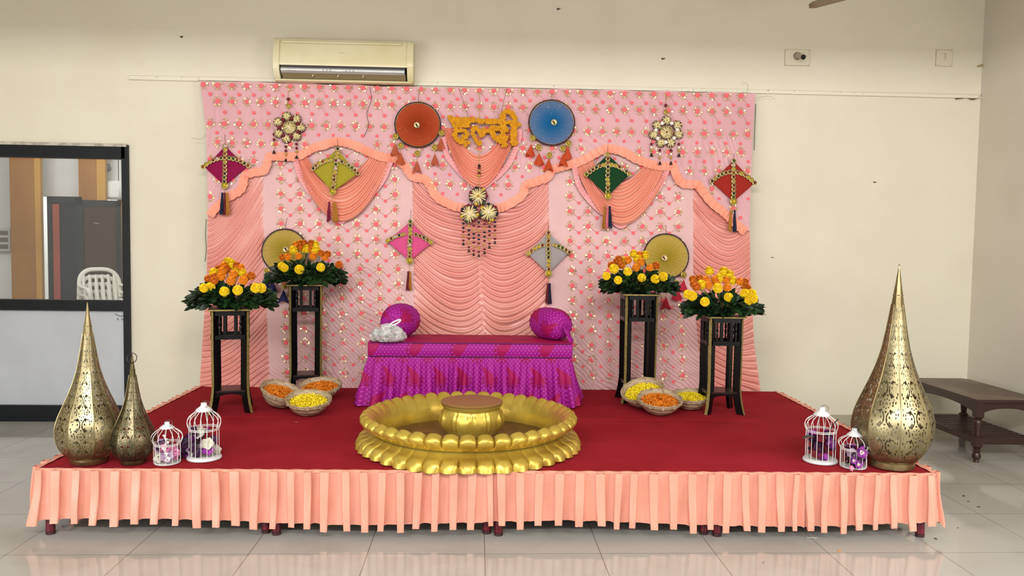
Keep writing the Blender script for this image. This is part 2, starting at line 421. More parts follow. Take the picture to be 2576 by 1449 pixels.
for sx in (ax0, ax1):
    k = 1 if sx == ax0 else -1
    P = spline([(-.001, az1), (-.13, az1), (-.175, az1-.035), (-.195, az1-.13), (-.205, az1-.23), (-.16, az0+.03), (-.08, az0), (-.001, az0)], 30)
    V = np.array([[(sx, y, z), (sx+k*.05, y*1.03, z), (sx+k*.052, y*.8, z)] for y, z in P]); b.grid(V)
    V = [(sx, y, z) for y, z in P]; b.add(V, [tuple(range(len(V)))])
b.box((axc, -.09, az0+.008), (aw-.02, .17, .016), bev=.005)
b.build('casing', m_acb, ac, angle=50)
MB().box((axc, -.03, az0+.06), (aw-.1, .05, .11)).build('inner_vent', m_acd, ac, smooth=False)
MB().tube([(ax0+.07, -.176, az1-.04), (ax1-.1, -.176, az1-.04)], .011, 10).build('top_lip', m_acb, ac)
MB().box((axc, -.187, az1-.245), (aw-.13, .02, .022)).build('shadow_gap', m_acd, ac, smooth=False)
st_ = acsec([(-.19, az1-.25), (-.207, az1-.262), (-.207, az1-.282), (-.188, az1-.298)], ax0+.065, ax1-.07).build('silver_strip', m_acs, ac)
m_mark = plain('grey mark', '#5f625f', .5)
for q in (-.145, -.115, -.085, .045, .075, .105): MB().box((axc-.02+q, -.208, az1-.274), (.006, .004, .012)).build('strip_mark', m_mark, st_, smooth=False)
for q, w_ in ((.125, .045), (.175, .03)): MB().box((ax0+q, -.206, az1-.281), (w_, .004, .003)).build('strip_mark', m_mark, st_, smooth=False)
MB().lathe([(0, .003), (.036, .002), (.038, 0)], 24, (axc-.04, -.207, az1-.272), R=rotm('X', PI/2), sy=.28).build('badge', plain('badge', '#a2a49f', .3, metal=.4), st_)
for q, a in ((.055, -.165), (.028, -.13)): MB().box((axc, a, az0+q), (aw-.13, .045, .006), R=rotm('X', -.6)).build('louver', m_acl, ac)
m_arm = plain('beige plastic', '#b6a988', .5)
for i in range(3): MB().box((ax0+aw*(.28+.18*i), -.165, az0+.05), (.008, .02, .03), R=rotm('Y', .5)).build('louver_arm', m_arm, ac)
b = MB(); q = oy(855, 133, -.185)
b.box(q, (.004, .002, .004)); b.box((q[0]+.016, q[1], q[2]), (.055, .002, .004)); b.build('brand_mark', plain('faint mark', '#b5a67f', .5), ac)

m_plate = plain('cream plate', '#d7d0b9', .5); m_lens = plain('black lens', '#0d0d0f', .15); m_edge = plain('plate edge', '#a79a7c', .7)
def plate(x0, y0, x1, y1, parent):
    a, c = oy(x0, y0, 0), oy(x1, y1, 0); m = (a+c)/2; w, h = c[0]-a[0], a[2]-c[2]
    pl = MB().box((m[0], -.005, m[2]), (w, .01, h), bev=.003).build('mount_plate', m_plate, parent)
    b = MB()
    for sx in (-1, 1):
        b.box((m[0]+sx*w/2, -.002, m[2]), (.003, .006, h+.004))
        for sz in (-1, 1): b.ball((m[0]+sx*(w/2-.014), -.01, m[2]+sz*(h/2-.012)), .004, 6, 4)
    for sz in (-1, 1): b.box((m[0], -.002, m[2]+sz*h/2), (w, .006, .003))
    b.build('screw_and_edge', m_edge, pl); return m
cc = thing('security_camera', 'small bullet security camera on a square plate high at right', 'camera', oy(2005, 145, 0))
m = plate(1975, 124, 2036, 166, cc)
MB().lathe([(0, 0), (.034, 0), (.034, .012), (.026, .03), (0, .034)], 20, (m[0]-.005, -.01, m[2]+.01), R=rotm('X', PI/2)).build('bracket', plain('camera bracket', '#8f8577', .4), cc)
d = unit((.35, -1, -.45)); p0 = np.array((m[0]-.012, -.035, m[2]+.012)); p1 = p0+d*.075
MB().tube([p0, p1], .021, 16).build('barrel', plain('camera barrel', '#a59a88', .35), cc)
MB().tube([p1, p1+d*.012], [.023, .021], 16).tube([p1+d*.012, p1+d*.013], .012, 12).build('lens', m_lens, cc)
cc = thing('junction_plate', 'blank cream junction plate near the top right corner', 'wall plate', oy(2374, 146, 0))
m = plate(2355, 125, 2394, 167, cc)
b = MB()
for k in range(4): b.box((m[0]-.001, -.011, m[2]+.03-.016*k), (.004, .004, .004))
b.box((m[0]+.01, -.011, m[2]+.01), (.003, .003, .05)); b.box((m[0]+.003, -.011, m[2]+.035), (.018, .003, .003)); b.build('slot', m_edge, cc)
m_nail = plain('rusty nail', '#4d3d2c', .6)
def nail(x, y, label, s=1.):
    p = oy(x, y, 0); b = MB().tube([(p[0], 0, p[2]), (p[0], -.018*s, p[2]), (p[0]+.012*s, -.02*s, p[2]+.004*s)], .004*s, 6)
    b.ball((p[0]-.008*s, -.004*s, p[2]+.004*s), .008*s, 7, 5); tag(b.build('wall_hook', m_nail), label, 'hook')
nail(458, 94, 'small brown wall hook left of the air conditioner'); nail(1405, 24, 'small brown wall hook near the top of the wall')
nail(1668, 149, 'small brown wall hook above the right half of the backdrop'); nail(2200, 459, 'tiny nail in the bare wall right of the backdrop', .8)
nail(1943, 648, 'tiny nail beside the right edge of the backdrop', .6); nail(2393, 1130, 'tiny speck of a nail low on the wall by the table', .5)
p = oy(2472, 165, -.003); b = MB().tube([p+(-.05, 0, -.01), p+(-.02, -.006, .0), p+(0, -.01, -.004), p+(.03, -.004, .012)], [.006, .01, .012, .004], 7)
tag(b.build('plaster_crumb', plain('exposed plaster', '#a08f68', .8)), 'chipped plaster lump at the right room corner', 'plaster')
p = oy(2405, 248, -.01); b = MB().tube(spline([oy(2404, 249, -.012), oy(2432, 246, -.014), oy(2447, 250, -.016), oy(2464, 244, -.012), oy(2467, 239, -.012)], 20), .005, 6)
tag(b.build('loose_wire', plain('brown wire', '#5a4632', .6)), 'brown wire loose at the right end of the rail', 'wire')

# ceiling fan, only one blade tip hangs into the picture
A = oz(2035, 15, 3.4); B2 = oz(2130, 0, 3.4); d = unit(B2-A); hub = A+.6*d+np.array([0, 0, .07])
fan = thing('ceiling_fan', 'brown ceiling fan blade tip at the top right edge', 'fan', hub)
m_fan = varied('brown fan blade', '#7d6a55', '#8b785f', 8, .35)
an0 = math.atan2(-d[1], -d[0])
for k in range(3):
    an = an0+k*TAU/3; e = np.array([math.cos(an), math.sin(an), 0]); s_ = np.array([-e[1], e[0], 0]); dz = -.07 if k == 0 else .0
    b = MB(); P = []
    for i, u_ in enumerate(np.linspace(.16, .6, 12)):
        w = .055*(1-.25*(u_-.16)/.44)*(1 if u_ < .56 else .72); w *= (.25 if i == 11 else 1)
        c = e*u_+np.array([0, 0, dz*u_/.6])
        P.append([hub+c+s_*w+(0, 0, .012), hub+c+(0, 0, .006), hub+c-s_*w+(0, 0, -.012), hub+c-s_*w+(0, 0, -.016), hub+c-s_*0+(0, 0, .001), hub+c+s_*w+(0, 0, .008)])
    b.grid(P, cv=True); b.build('blade', m_fan, fan)
MB().lathe([(0, -.05), (.07, -.045), (.11, -.01), (.11, .03), (.06, .06), (0, .065)], 28, hub).build('motor', m_fan, fan)
MB().tube([hub+(0, 0, .06), (hub[0], hub[1], 4.29)], .012, 10).lathe([(0, 4.2), (.06, 4.25), (.07, 4.298)], 20, (hub[0], hub[1], 0)).build('down_rod', m_fan, fan)

# ------------------------------------------------------------------ stage: four platforms, carpet, pleated frill
m_leg = varied('maroon paint', '#6d1426', '#55101d', 9, .35); m_ply = plain('plywood', '#6b5a46', .7); m_rub = plain('dark foot', '#3a1a1e', .6)
for k, lab in enumerate(('leftmost stage platform, its maroon legs showing under the frill', 'stage platform second from the left under the red carpet',
                         'stage platform second from the right under the red carpet', 'rightmost stage platform, maroon leg at the right front corner')):
    x0 = -2.412+1.206*k; o = st(x0+.603, -1.208, 0); t = thing('stage_platform', lab, 'platform', o, -.0124, 'maroon legged stage platforms')
    l = lambda x, y, z: (o[0]+x, o[1]+y, z)
    dk = MB().box((0, 0, HS-.034), (1.202, 2.404, .034)).build('deck', m_ply, t, origin=(0, 0, 0), smooth=False)
    b = MB()
    for sy in (-1, 1): b.box((0, sy*1.175, HS-.07), (1.18, .04, .055))
    for sx in (-1, 1): b.box((sx*.565, 0, HS-.07), (.04, 2.35, .055))
    b.build('frame', m_leg, t, origin=(0, 0, 0), smooth=False)
    for sx in (-1, 1):
        for y in (-1.17+(.03 if sx > 0 and k < 3 else 0), 0, 1.17):
            lg = MB().tube([(sx*.571, y, HS-.09), (sx*.571, y, .02)], .0235, 14).build('leg', m_leg, t, origin=(0, 0, 0))
            MB().tube([(sx*.571, y, .018), (sx*.571, y, .001)], .0242, 14).build('foot', m_rub, lg, origin=(0, 0, 0))

t = MT('red carpet', '#a01a24', .95, spec=.1); n = t.noise(2.5, 5); n2 = t.noise(9, 3, vec=t.coord(scale=(1, 1.8, 1)))
c = t.mix(smooth(.3, .75, n), '#931b26', '#a3242f'); c = t.mix(smooth(.68, .8, n2)*.35, c, '#5a0d16'); t.color(c); t.bump(t.noise(420, 2), .35, .004); m_carpet = t.m
nx, ny = 150, 90; P = np.zeros((nx, ny, 3))
for i, x in enumerate(np.linspace(-2.425, 2.425, nx)):
    for j, y in enumerate(np.r_[np.linspace(.0, -1.14, 44), np.linspace(-1.15, -2.43, ny-44)]):
        z = HS-.003
        z += .0016*vnoise(x*3, y*5, 4)+.002*max(0, math.sin((y*9+x*4+2*vnoise(x*2, y*2, 1))*1.6))*max(0, abs(x)-1.6)
        s_ = y+1.145; z -= .0075*math.exp(-(s_/.008)**2)
        P[i, j] = st(x, y, float(z))
b = MB().grid(P); Q = P[[0, -1]].copy()
edge = [P[0], P[-1]]
for E_, dx in ((P[0], -1), (P[-1], 1)):
    G = np.stack([E_, E_+np.array([dx*.006, 0, -.008])], 0); b.grid(G)
b.grid(np.stack([P[:, -1], P[:, -1]+np.array([0, -.006, -.009])], 1))
tag(b.build('carpet', m_carpet, angle=180), 'deep red carpet covering the whole stage top', 'carpet')

t = MT('peach satin frill', '#f2a98e', .3, spec=.65); n = t.noise(5, 4); t.color(t.mix(smooth(.4, .75, n), '#df9a85', '#d7917c')); t.bump(t.noise(300, 2), .05, .002); m_frill = t.m
m_band = plain('frill heading', '#eb9d85', .5)
# frill round three sides: distance s along the edge, from the left back corner
XL, YF = 2.426, 2.428
def edge_pt(s):
    if s < YF: return (-XL, -s), (-1, 0), (0, -1)
    if s < YF+2*XL: return (-XL+s-YF, -YF), (0, -1), (1, 0)
    return (XL, -YF+(s-YF-2*XL)), (1, 0), (0, 1)
def frill(name, label, s0, s1, seed):
    rg = random.Random(seed); th = thing(name, label, 'frill', st(*edge_pt((s0+s1)/2)[0], HS), group='peach frills round the stage edge')
    cuts = [s0]
    while cuts[-1] < s1-.06: cuts.append(cuts[-1]+rg.uniform(.083, .112))
    cuts[-1] = s1; cols = []
    lo = np.array([0, .16, .05, .045, .065, .12, .25, .4, .49, .525, .53, .41, .58, .68, .82]); pr = np.array([-.6, .05, .6, .85, 1., 1.03, .95, 1.03, 1., .85, .6, .05, -.62, -.72, -.66])
    for a, c in zip(cuts[:-1], cuts[1:]):
        w = rg.uniform(.88, 1.12); am = rg.uniform(.8, 1.2); hem = rg.uniform(-.012, .012); lean = rg.uniform(-.012, .012)
        for q, p in zip(lo, pr): cols.append((a+(c-a)*min(.97, q*w if q < .6 else q), p*am, hem, lean, a, c))
    cols.append((s1, 0, 0, 0, s1, s1)); hs_ = np.linspace(0, 1, 15); G = np.zeros((len(cols), 15, 3))
    for i, (s, p, hem, lean, a, c) in enumerate(cols):
        (x, y), nrm, tg = edge_pt(s)
        big = .014*(vnoise(s*2.1, 3, seed)-.5)
        hz = .088+hem*(1 if p > .5 else .3)+big-.02*(p > .5)+.012*math.sin(s*2.7)
        corner = 0
        for cs in (YF, YF+2*XL): corner = max(corner, 1-abs(s-cs)/.09)
        for j, h in enumerate(hs_):
            d = .021+.023*p*(.8+.35*h)+.012*h*h+.006*(vnoise(s*30, h*3, seed+1)-.5)*h
            if p > .5: d += .006*math.sin(h*5+a*40)
            z = HS+.004-(HS-hz)*h
            sh = lean*h*(1 if p > .2 else .3)
            if c > a:
                mid = a+(c-a)*.3; k_ = (s-mid)/(c-a); sh += -(s-mid)*.2*h*h if abs(k_) < .34 else 0
                if .2 < k_ < .34: sh -= .006*(1-.5*h)
            nx_, ny_ = nrm
            if corner > 0:
                dg = unit(((-1 if x < 0 else 1), -1)); k = corner*h; nx_ = nx_*(1-k)+dg[0]*k; ny_ = ny_*(1-k)+dg[1]*k; d += .012*k
            G[i, j] = st(x+nx_*d+tg[0]*sh, y+ny_*d+tg[1]*sh, z)
    MB().grid(G).build('pleated_cloth', m_frill, th, angle=70)
    hd = []
    for s in np.linspace(s0, s1, int((s1-s0)*60)):
        (x, y), nrm, tg = edge_pt(s); hd.append([st(x-nrm[0]*.012, y-nrm[1]*.012, HS+.004+.0015*math.sin(s*60)), st(x+nrm[0]*.006, y+nrm[1]*.006, HS+.006+.002*math.sin(s*61)), st(x+nrm[0]*.0075, y+nrm[1]*.0075, HS-.012)])
    MB().grid(hd).build('heading', m_band, th)
frill('stage_frill', 'peach pleated frill round the left half of the stage edge', 0, YF+2.46, 3)
frill('stage_frill', 'peach pleated frill right of centre, between the middle and right seams', YF+2.44, YF+4.12, 5)
frill('stage_frill', 'peach pleated frill wrapping the right front corner of the stage', YF+4.11, 2*YF+2*XL, 9)

# ------------------------------------------------------------------ the hung backdrop
def interp(pts):
    a = np.asarray(pts, float); return lambda q: np.interp(q, a[:, 0], a[:, 1])
def cloth(name, col, col2, rough=.42, spec=.4, fine=300, sheen=0.):
    t = MT(name, col, rough, spec=spec, sheen=sheen); n = t.noise(2.2, 3); t.color(t.mix(smooth(.35, .7, n), col, col2)); t.bump(t.noise(fine, 2), .05, .002); return t.m
m_peach = cloth('peach satin', '#d98f85', '#d4877b', .3, .7)
m_swag = cloth('apricot satin', '#e29079', '#de8a73', .32, .6)
m_pink = cloth('pale pink net', '#d8adac', '#d2a6a6', .5)
m_val = cloth('mauve pink net', '#d3a2a6', '#cd9aa0', .5)
m_ruf = cloth('peach ruffle', '#ee9c84', '#ea957c', .5); m_ruf2 = cloth('pink ruffle', '#e8a3a5', '#e39b9f', .5)
m_felt = plain('coral felt dot', '#f4686f', .8)
t = MT('gold sequin', '#e6d08e', .3, metal=.6); m_seq = t.m
m_thr = plain('coral thread', '#d77f83', .7)
def fold(ph, k=1.4): return (.5+.5*np.sin(TAU*ph))**k
xl_edge = interp([(205, 503), (330, 519), (540, 523), (700, 520), (800, 513), (972, 502)])
xr_edge = interp([(232, 1901), (340, 1893), (560, 1886), (700, 1888), (860, 1897), (982, 1913)])
def panel(name, label, xl, xr, y0, y1, fn, mat, nx, ny, off=0., extra=None, group='gathered satin panels of the backdrop'):
    py = np.linspace(y0, y1, ny)[None, :]; s = np.linspace(0, 1, nx)[:, None]; L, R = xl(py), xr(py)
    px = L+(R-L)*s+0*py; pv = py+0*s; bot = np.interp(px, [503, 1913], [973, 984]); pv = np.minimum(pv, bot)
    P = BP(px, pv, off+fn(px, pv, s))
    th = thing(name, label, 'curtain', BP((px[nx//2, 0]), y1-3., 0), group=group)
    MB().grid(P).build('cloth', mat, th, angle=180, fix=False); return th
def crease(v, s, per, seed, amp, k=1.5, wob=1.):
    ph = v/per+wob*(1.6*vnoise(v/70, s*1.6, seed)+.5*vnoise(v/24, s*3.2, seed+1))
    a = .25+1.05*vnoise(v/27, s*2.6, seed+2)
    return amp*(fold(ph, k)*a+.13*fold(ph*2.3+.6*vnoise(s*4, v/30, seed+3), 1.2)*vnoise(v/20, s*3, seed+4))
def f_left(px, py, s):
    t = 1-s; D = np.interp(py, [420, 700, 980], [200, 155, 92]); return crease(py-D*(1-(1-t)**1.25), t, 15, 1, .024)*np.minimum(1, .25+14*np.minimum(s, 1-s))
def f_mid(px, py, s):
    t = 1-np.abs(2*s-1); w = sstep(560, 690, py); sag = 78*(1-(1-t)**3)*(1-w)+w*(92*(1-(1-t)**2)-50*t**4)
    d = crease(py-sag, 2*s, 15.5, 15, .023, 1.5, .8); g = np.exp(-((px-1212-4*np.sin(py/60))/9)**2)*w
    edge = np.minimum(s, 1-s)*20; d = d*np.minimum(1, .5+edge*.5)
    return d*(1-.6*g)-.01*g+.005*g*fold(py/6.+vnoise(px/4, py/5, 8))
def f_right(px, py, s):
    w = sstep(650, 960, py); D = np.interp(py, [460, 700, 980], [95, 75, 75]); v = py-D*(1-(1-s)**2.2)+(1-w)*48*s**3
    return crease(v, s, 15.5, 29, .024)*np.minimum(1, .25+14*np.minimum(s, 1-s))
def f_pink(seed, tilt):
    def f(px, py, s):
        w = sstep(600, 860, py+20*vnoise(px/80, 0, seed))*(.35+.65*sstep(.12, .3, s)); k = (py*1.02-px*tilt)/12.5+2.2*vnoise(px/60, py/60, seed+1)+.4*vnoise(px/14, py/14, seed+5)
        edge = np.exp(-((px-1030)/16)**2)+np.exp(-((px-1725)/22)**2)
        d = w*.015*fold(k, 1.4)*(.3+.9*vnoise(px/30, py/40, seed+2))
        return d+.0022*vnoise(px/14, py/22, seed+3)+.002*edge*fold((px*1.2+py*.25)/7)
    return f
panel('backdrop_panel', 'peach gathered satin panel at the left edge of the backdrop', xl_edge, interp([(390, 663), (520, 663), (700, 668), (980, 682)]), 395, 974, f_left, m_peach, 60, 260)
pl_ = panel('backdrop_panel', 'pale pink sequin dotted panel left of the centre drape', interp([(390, 661), (520, 661), (700, 666), (980, 680)]), interp([(350, 1037), (900, 1044)]), 345, 980, f_pink(21, 1.), m_pink, 150, 260, .003, group='sequin dotted pink panels of the backdrop')
panel('backdrop_panel', 'peach gathered satin panel hanging in the centre behind the bench', interp([(400, 1037), (900, 1044)]), interp([(400, 1379), (900, 1384)]), 420, 980, f_mid, m_peach, 130, 300, .002)
pr_ = panel('backdrop_panel', 'pale pink sequin dotted panel right of the centre drape', interp([(400, 1377), (900, 1382)]), interp([(400, 1744), (700, 1744), (980, 1764)]), 355, 984, f_pink(31, 1.), m_pink, 150, 260, .003, group='sequin dotted pink panels of the backdrop')
panel('backdrop_panel', 'peach gathered satin panel at the right edge of the backdrop', interp([(400, 1743), (700, 1743), (980, 1762)]), xr_edge, 440, 985, f_right, m_peach, 60, 260)

# the scalloped valance
top_y = interp([(503, 205), (700, 207), (1040, 219), (1310, 223), (1520, 226), (1750, 232), (1902, 234)])
SCAL = [(522, 540), (541, 517), (574, 490), (602, 472), (612, 438), (638, 428), (661, 423), (669, 399), (676, 388), (708, 388), (747, 387), (784, 368), (814, 359), (848, 350), (890, 359), (930, 377), (966, 390), (990, 392), (1020, 411), (1040, 438), (1071, 446), (1090, 468), (1102, 490), (1132, 508), (1160, 517), (1208, 520), (1257, 517), (1284, 505), (1309, 487), (1319, 462), (1351, 450), (1374, 441), (1384, 423), (1426, 410), (1461, 399), (1503, 377), (1530, 368), (1570, 377), (1606, 396), (1652, 411), (1696, 414), (1705, 435), (1721, 456), (1757, 460), (1775, 481), (1797, 508), (1827, 532), (1857, 560), (1879, 580)]
scal_y = interp(SCAL)
def f_val(px, py):
    mid = np.interp(px, [503, 1000, 1902], [308, 326, 320]); w = sstep(-6, 30, py-mid)
    d = .0012*vnoise(px/20, py/20, 41)+w*(.004+.010*fold((px*.75+.5*py*np.sin(px/140))/9+.8*vnoise(px/30, py/24, 42))*vnoise(px/26, py/18, 43))
    for q in (540, 663, 821, 957, 1052, 1250, 1425, 1632, 1790): d = d+.005*np.exp(-((px-q)/3.2)**2)*(1-w)
    return d
val = thing('valance', 'mauve pink scalloped valance with gold sequin flowers across the top', 'valance', BP(1205., 230., .03))
nx = 420; ny = 90; px = np.linspace(503, 1902, nx)[:, None]; s = np.linspace(0, 1, ny)[None, :]
yt = top_y(px)+1.5*np.sin(px/21.); py = yt+(scal_y(px)-yt)*s
# the side edges follow the cloth's own leaning edge
pxx = px+np.where(px < 560, (xl_edge(py)-503)*(1-(px-503)/57), 0)+np.where(px > 1850, (xr_edge(py)-1902)*(px-1850)/52, 0)
MB().grid(BP(pxx, py, .03+f_val(px, py))).build('cloth', m_val, val, angle=180, fix=False)
def ruffle(name, pts, w, mat, parent, off, per=11., seed=0, side=1, n=None):
    L = np.array(pts, float); n = n or int(np.linalg.norm(np.diff(L, axis=0), axis=1).sum()*1.1); C = spline(L, n)
    T = np.gradient(C, axis=0); T /= np.linalg.norm(T, axis=1)[:, None]; N = np.stack([-T[:, 1], T[:, 0]], 1)*side
    a = np.r_[0, np.cumsum(np.linalg.norm(np.diff(C, axis=0), axis=1))]; ph = a/per+1.2*vnoise(a/30, 0, seed)
    f = (ph-np.floor(ph)); saw = np.where(f < .7, f/.7, (1-f)/.3); G = []
    for k in np.linspace(0, 1, 7):
        wob = (saw-.5)*(.2+.8*abs(k-.12)); c2 = C+N*(w*(k-.25)+(wob*2*k)[:, None]); c2 = c2-T*(1.6*k*(saw-.5))[:, None]*2
        G.append(BP(c2[:, 0], c2[:, 1], off+.004+.017*(.35+.65*k)*saw))
    return MB().grid(G).build(name, mat, parent, angle=60, fix=False)
ruffle('ruffle', SCAL, 22, m_ruf, val, .036, 15, 3, 1)

# embroidery: coral dots ringed with sequins, joined by thread
def flowers(parent, spots, dots, lines, off, seed=0, rv=6.0, clip=None):
    rg = np.random.default_rng(seed); b = MB(); MPP = .00335
    ex = np.array([1., 0, 0]); ez = np.array([0, .109, .994])
    for x, y in spots:
        c = BP(x, y, off); r = rv*MPP*rg.uniform(.9, 1.08)
        an = np.arange(12)*TAU/12; rr = r*(1+.08*rg.standard_normal(12))
        rim = c+rr[:, None]*(np.cos(an)[:, None]*ex+np.sin(an)[:, None]*ez)+np.array([0, .004, 0]); mid = c+.6*r*(np.cos(an)[:, None]*ex+np.sin(an)[:, None]*ez)
        b.add(np.vstack([rim, mid]), [tuple((i, (i+1) % 12, 12+(i+1) % 12, 12+i)) for i in range(12)]+[tuple(range(12, 24))], 0)
        for a0 in (0, PI/2, PI, -PI/2):
            m_ = 2 if a0 in (0, PI) else 3
            for k in range(m_):
                a = a0+(k-(m_-1)/2)*.5+rg.normal(0, .06); d = r*(1.62+(.28 if m_ == 3 and k == 1 else 0))*rg.uniform(.94, 1.08); er = math.cos(a)*ex+math.sin(a)*ez; q = c+d*er
                if clip and not clip(x+d*math.cos(a)/MPP, y-d*math.sin(a)/MPP): continue
                n_ = unit(np.array([0, -1, .1])+rg.normal(0, .3, 3)); u = unit(er-n_*(er@n_)); w = np.cross(n_, u); s_ = 2.9*MPP*rg.uniform(.8, 1.15)
                b.add(np.array([q+np.array([0, -.002, 0])+u*s_*i_+w*s_*.62*j_ for i_, j_ in ((-1, 0), (-.3, -.9), (.5, -.8), (1.1, 0), (.5, .8), (-.3, .9))]), [tuple(range(6))], 1)
    for x, y in dots:
        c = BP(x, y, off); r = 4.2*MPP*rg.uniform(.9, 1.1); b.disc(c, r, ex, ez, 10, 0)
    for p, q in lines:
        a, c = BP(*p, off-.001), BP(*q, off-.001); w = unit(np.cross(c-a, [0, 1, 0]))*.0013; b.add([a-w, a+w, c+w, c-w], [(0, 1, 2, 3)], 2)
    o = b.build('sequin_flowers', [m_felt, m_seq, m_thr], parent, smooth=False, fix=False); o['kind'] = 'stuff'; return o
def panel_grid(parent, x0, dx, nxx, y0, dy, nyy, drift, lo, hi, off, seed, skew):
    sp, ds, ln = [], [], []
    for j in range(nyy):
        for i in range(nxx):
            y = y0+dy*j+skew*i; x = x0+dx*i+drift*(y-y0)*(1 if y > 640 else .3)
            if lo(x) < y < hi(x): sp.append((x, y))
            xd = x+dx/2; yd = y+dy*.45
            if i < nxx-1 and lo(xd) < yd < hi(xd):
                ds.append((xd, yd))
                if lo(x) < y: ln.append(((x, y), (xd, yd)))
                if lo(x+dx) < y+skew: ln.append(((x+dx, y+skew), (xd, yd)))
    return flowers(parent, sp, ds, ln, off, seed)
val_lo = lambda x: scal_y(x)+10
panel_grid(pl_, 705, 47.9, 7, 374.5, 37.5, 17, .03, val_lo, lambda x: 972, .013, 1, .4)
panel_grid(pr_, 1433, 45.5, 7, 381.5, 37.4, 17, .02, val_lo, lambda x: 976, .013, 2, .3)
sp, ds, ln = [], [], []
for r_, y in enumerate((207, 254, 310, 357, 403, 450, 497)):
    for i in range(-1, 38):
        x = 547+36.6*i+(17 if r_ % 2 == 0 and r_ else 0); yy = y+.021*(x-547)+(2.*math.sin(x*.7) if r_ > 2 else 0)
        if x < xl_edge(yy)+5 or x > xr_edge(yy)-6: continue
        if r_ == 0: yy += 6
        if yy < scal_y(x)-10: sp.append((x, yy))
        xd, yd = x+18, yy+(24 if r_ != 1 else 28)
        if yd < scal_y(xd)-8 and xd < 1888:
            ds.append((xd, yd))
            if r_ < 2: ln.append(((x, yy), (xd, yd)))
flowers(val, sp, ds, ln, .045, 5, clip=lambda x, y: y > top_y(x)+2 and xl_edge(y)+3 < x < xr_edge(y)-3)
p = spline([BP(930, 218, .05), BP(934, 250, .052), BP(923, 285, .052), BP(927, 315, .055), BP(916, 343, .055)], 30)
MB().tube(p, .0022, 5).build('dark_cord', plain('dark cord', '#3a2022', .6), val)

# swags
def swag(label, L0, L1, B0, B1, R0, R1, nf, off, rl, rr_, seed):
    th = thing('swag', label, 'drape', BP(B1[0], B1[1], off), group='gathered swags over the backdrop')
    ns, nt = 70, 110; s = np.linspace(0, 1, ns)[:, None, None]; t = np.linspace(0, 1, nt)[None, :, None]
    A = [np.asarray(q, float) for q in (L0, L1, B0, B1, R0, R1)]
    e = t**.9; L = A[0]+(A[1]-A[0])*t; B = A[2]+(A[3]-A[2])*e; R = A[4]+(A[5]-A[4])*t; C = 2*B-.5*(L+R)
    P = (1-s)**2*L+2*s*(1-s)*C+s*s*R; px, py = P[..., 0], P[..., 1]; s2, t2 = s[..., 0]+0*t[..., 0], t[..., 0]+0*s[..., 0]
    ph = t2*nf+.35*vnoise(s2*2, t2*5, seed)+.05*np.sin(s2*9+t2*7)
    d = .004+.03*np.sin(PI*s2)**.8*(.4+.6*t2)+.026*fold(ph, .9)*(.4+.6*np.sin(PI*s2)**.5)*(.55+.6*vnoise(s2*2, t2*9, seed+1))
    MB().grid(BP(px, py, off+d)).build('drape', m_swag, th, angle=180, fix=False)
    ruffle('ruffle', rl+rr_, 13, m_ruf2, th, off+.012, 9, seed, -1); return th
swag('apricot gathered swag under the left arch, behind the olive kite', (770, 392), (738, 402), (846, 452), (861, 557), (931, 392), (988, 398), 6.5, .022,
     [(738, 398), (757, 455), (788, 498), (828, 534), (858, 560)], [(888, 534), (930, 498), (965, 456), (986, 408)], 51)
swag('apricot gathered swag in the middle under the marigold lettering', (1140, 322), (1113, 322), (1205, 390), (1205, 472), (1272, 325), (1303, 322), 6, .045,
     [(1111, 345), (1122, 392), (1150, 430), (1178, 458), (1203, 480)], [(1232, 463), (1262, 438), (1288, 405), (1308, 350), (1309, 325)], 57)
swag('apricot gathered swag under the right arch, behind the green kite', (1490, 398), (1446, 416), (1548, 460), (1563, 566), (1624, 414), (1684, 424), 6.5, .022,
     [(1440, 414), (1455, 470), (1490, 516), (1530, 550), (1563, 572)], [(1592, 546), (1628, 512), (1660, 474), (1682, 428)], 63)

# ------------------------------------------------------------------ ornaments hung in front of the cloth
EX = np.array([1., 0, 0]); EZ = np.array([0, .109, .994]); EN = np.array([0, -1., 0])
m_gota = varied('gold gota ribbon', '#b3a067', '#8a7643', 60, .36, metal=.5); m_gotap = varied('pale gold wire', '#efe3b6', '#e3d296', 30, .35, metal=.2)
m_olive = varied('olive gold ribbon', '#a89a3e', '#8c7f33', 40, .38, metal=.5)
BEAD = {k: plain(k+' pompom', c, .75) for k, c in dict(maroon='#6c1020', green='#1d4a22', navy='#15172f', pale='#d9b9c4', yellow='#c8a823', rust='#8d3a1c', white='#e8e2d6', gold='#b9913a', black='#0f1215').items()}
m_string = plain('dark string', '#6a2a30', .7); m_gstr = plain('gold string', '#b28f55', .5)
def frame(px, py, off):
    c = BP(px, py, off); mpp = float(np.linalg.norm(BP(px+10, py, off)-c)/10); return c, mpp
ros_cache = {}
def rosette_mesh(bead, ring='gota'):
    if (bead, ring) in ros_cache: return ros_cache[bead, ring]
    b = MB(); n = 20; an = np.arange(n)*TAU/n; G = []
    for r, y, w in ((.42, -.18, .0), (.6, -.3, .02), (.95, -.2, .08), (1.02, -.05, .1), (.8, .0, .0), (.2, .0, 0)):
        rr = r*(1+w*np.cos(an*10)); G.append(np.stack([rr*np.cos(an), np.full(n, y), rr*np.sin(an)], 1))
    b.grid(G, 0, cv=True); b.ball((.05, -.3, .03), (.5, .38, .5), 10, 7, 1)
    me = b.mesh('rosette', [m_gota if ring == 'gota' else m_olive, BEAD[bead]], angle=50); ros_cache[bead, ring] = me; return me
def rosette(parent, p, r, bead, ring='gota', name='rosette'):
    return link(name, rosette_mesh(bead, ring), parent, loc=tuple(np.asarray(p)-np.array(parent.location)), scale=(r, r, r), rot=(-.109, 0, RNG.uniform(-.3, .3)*0))
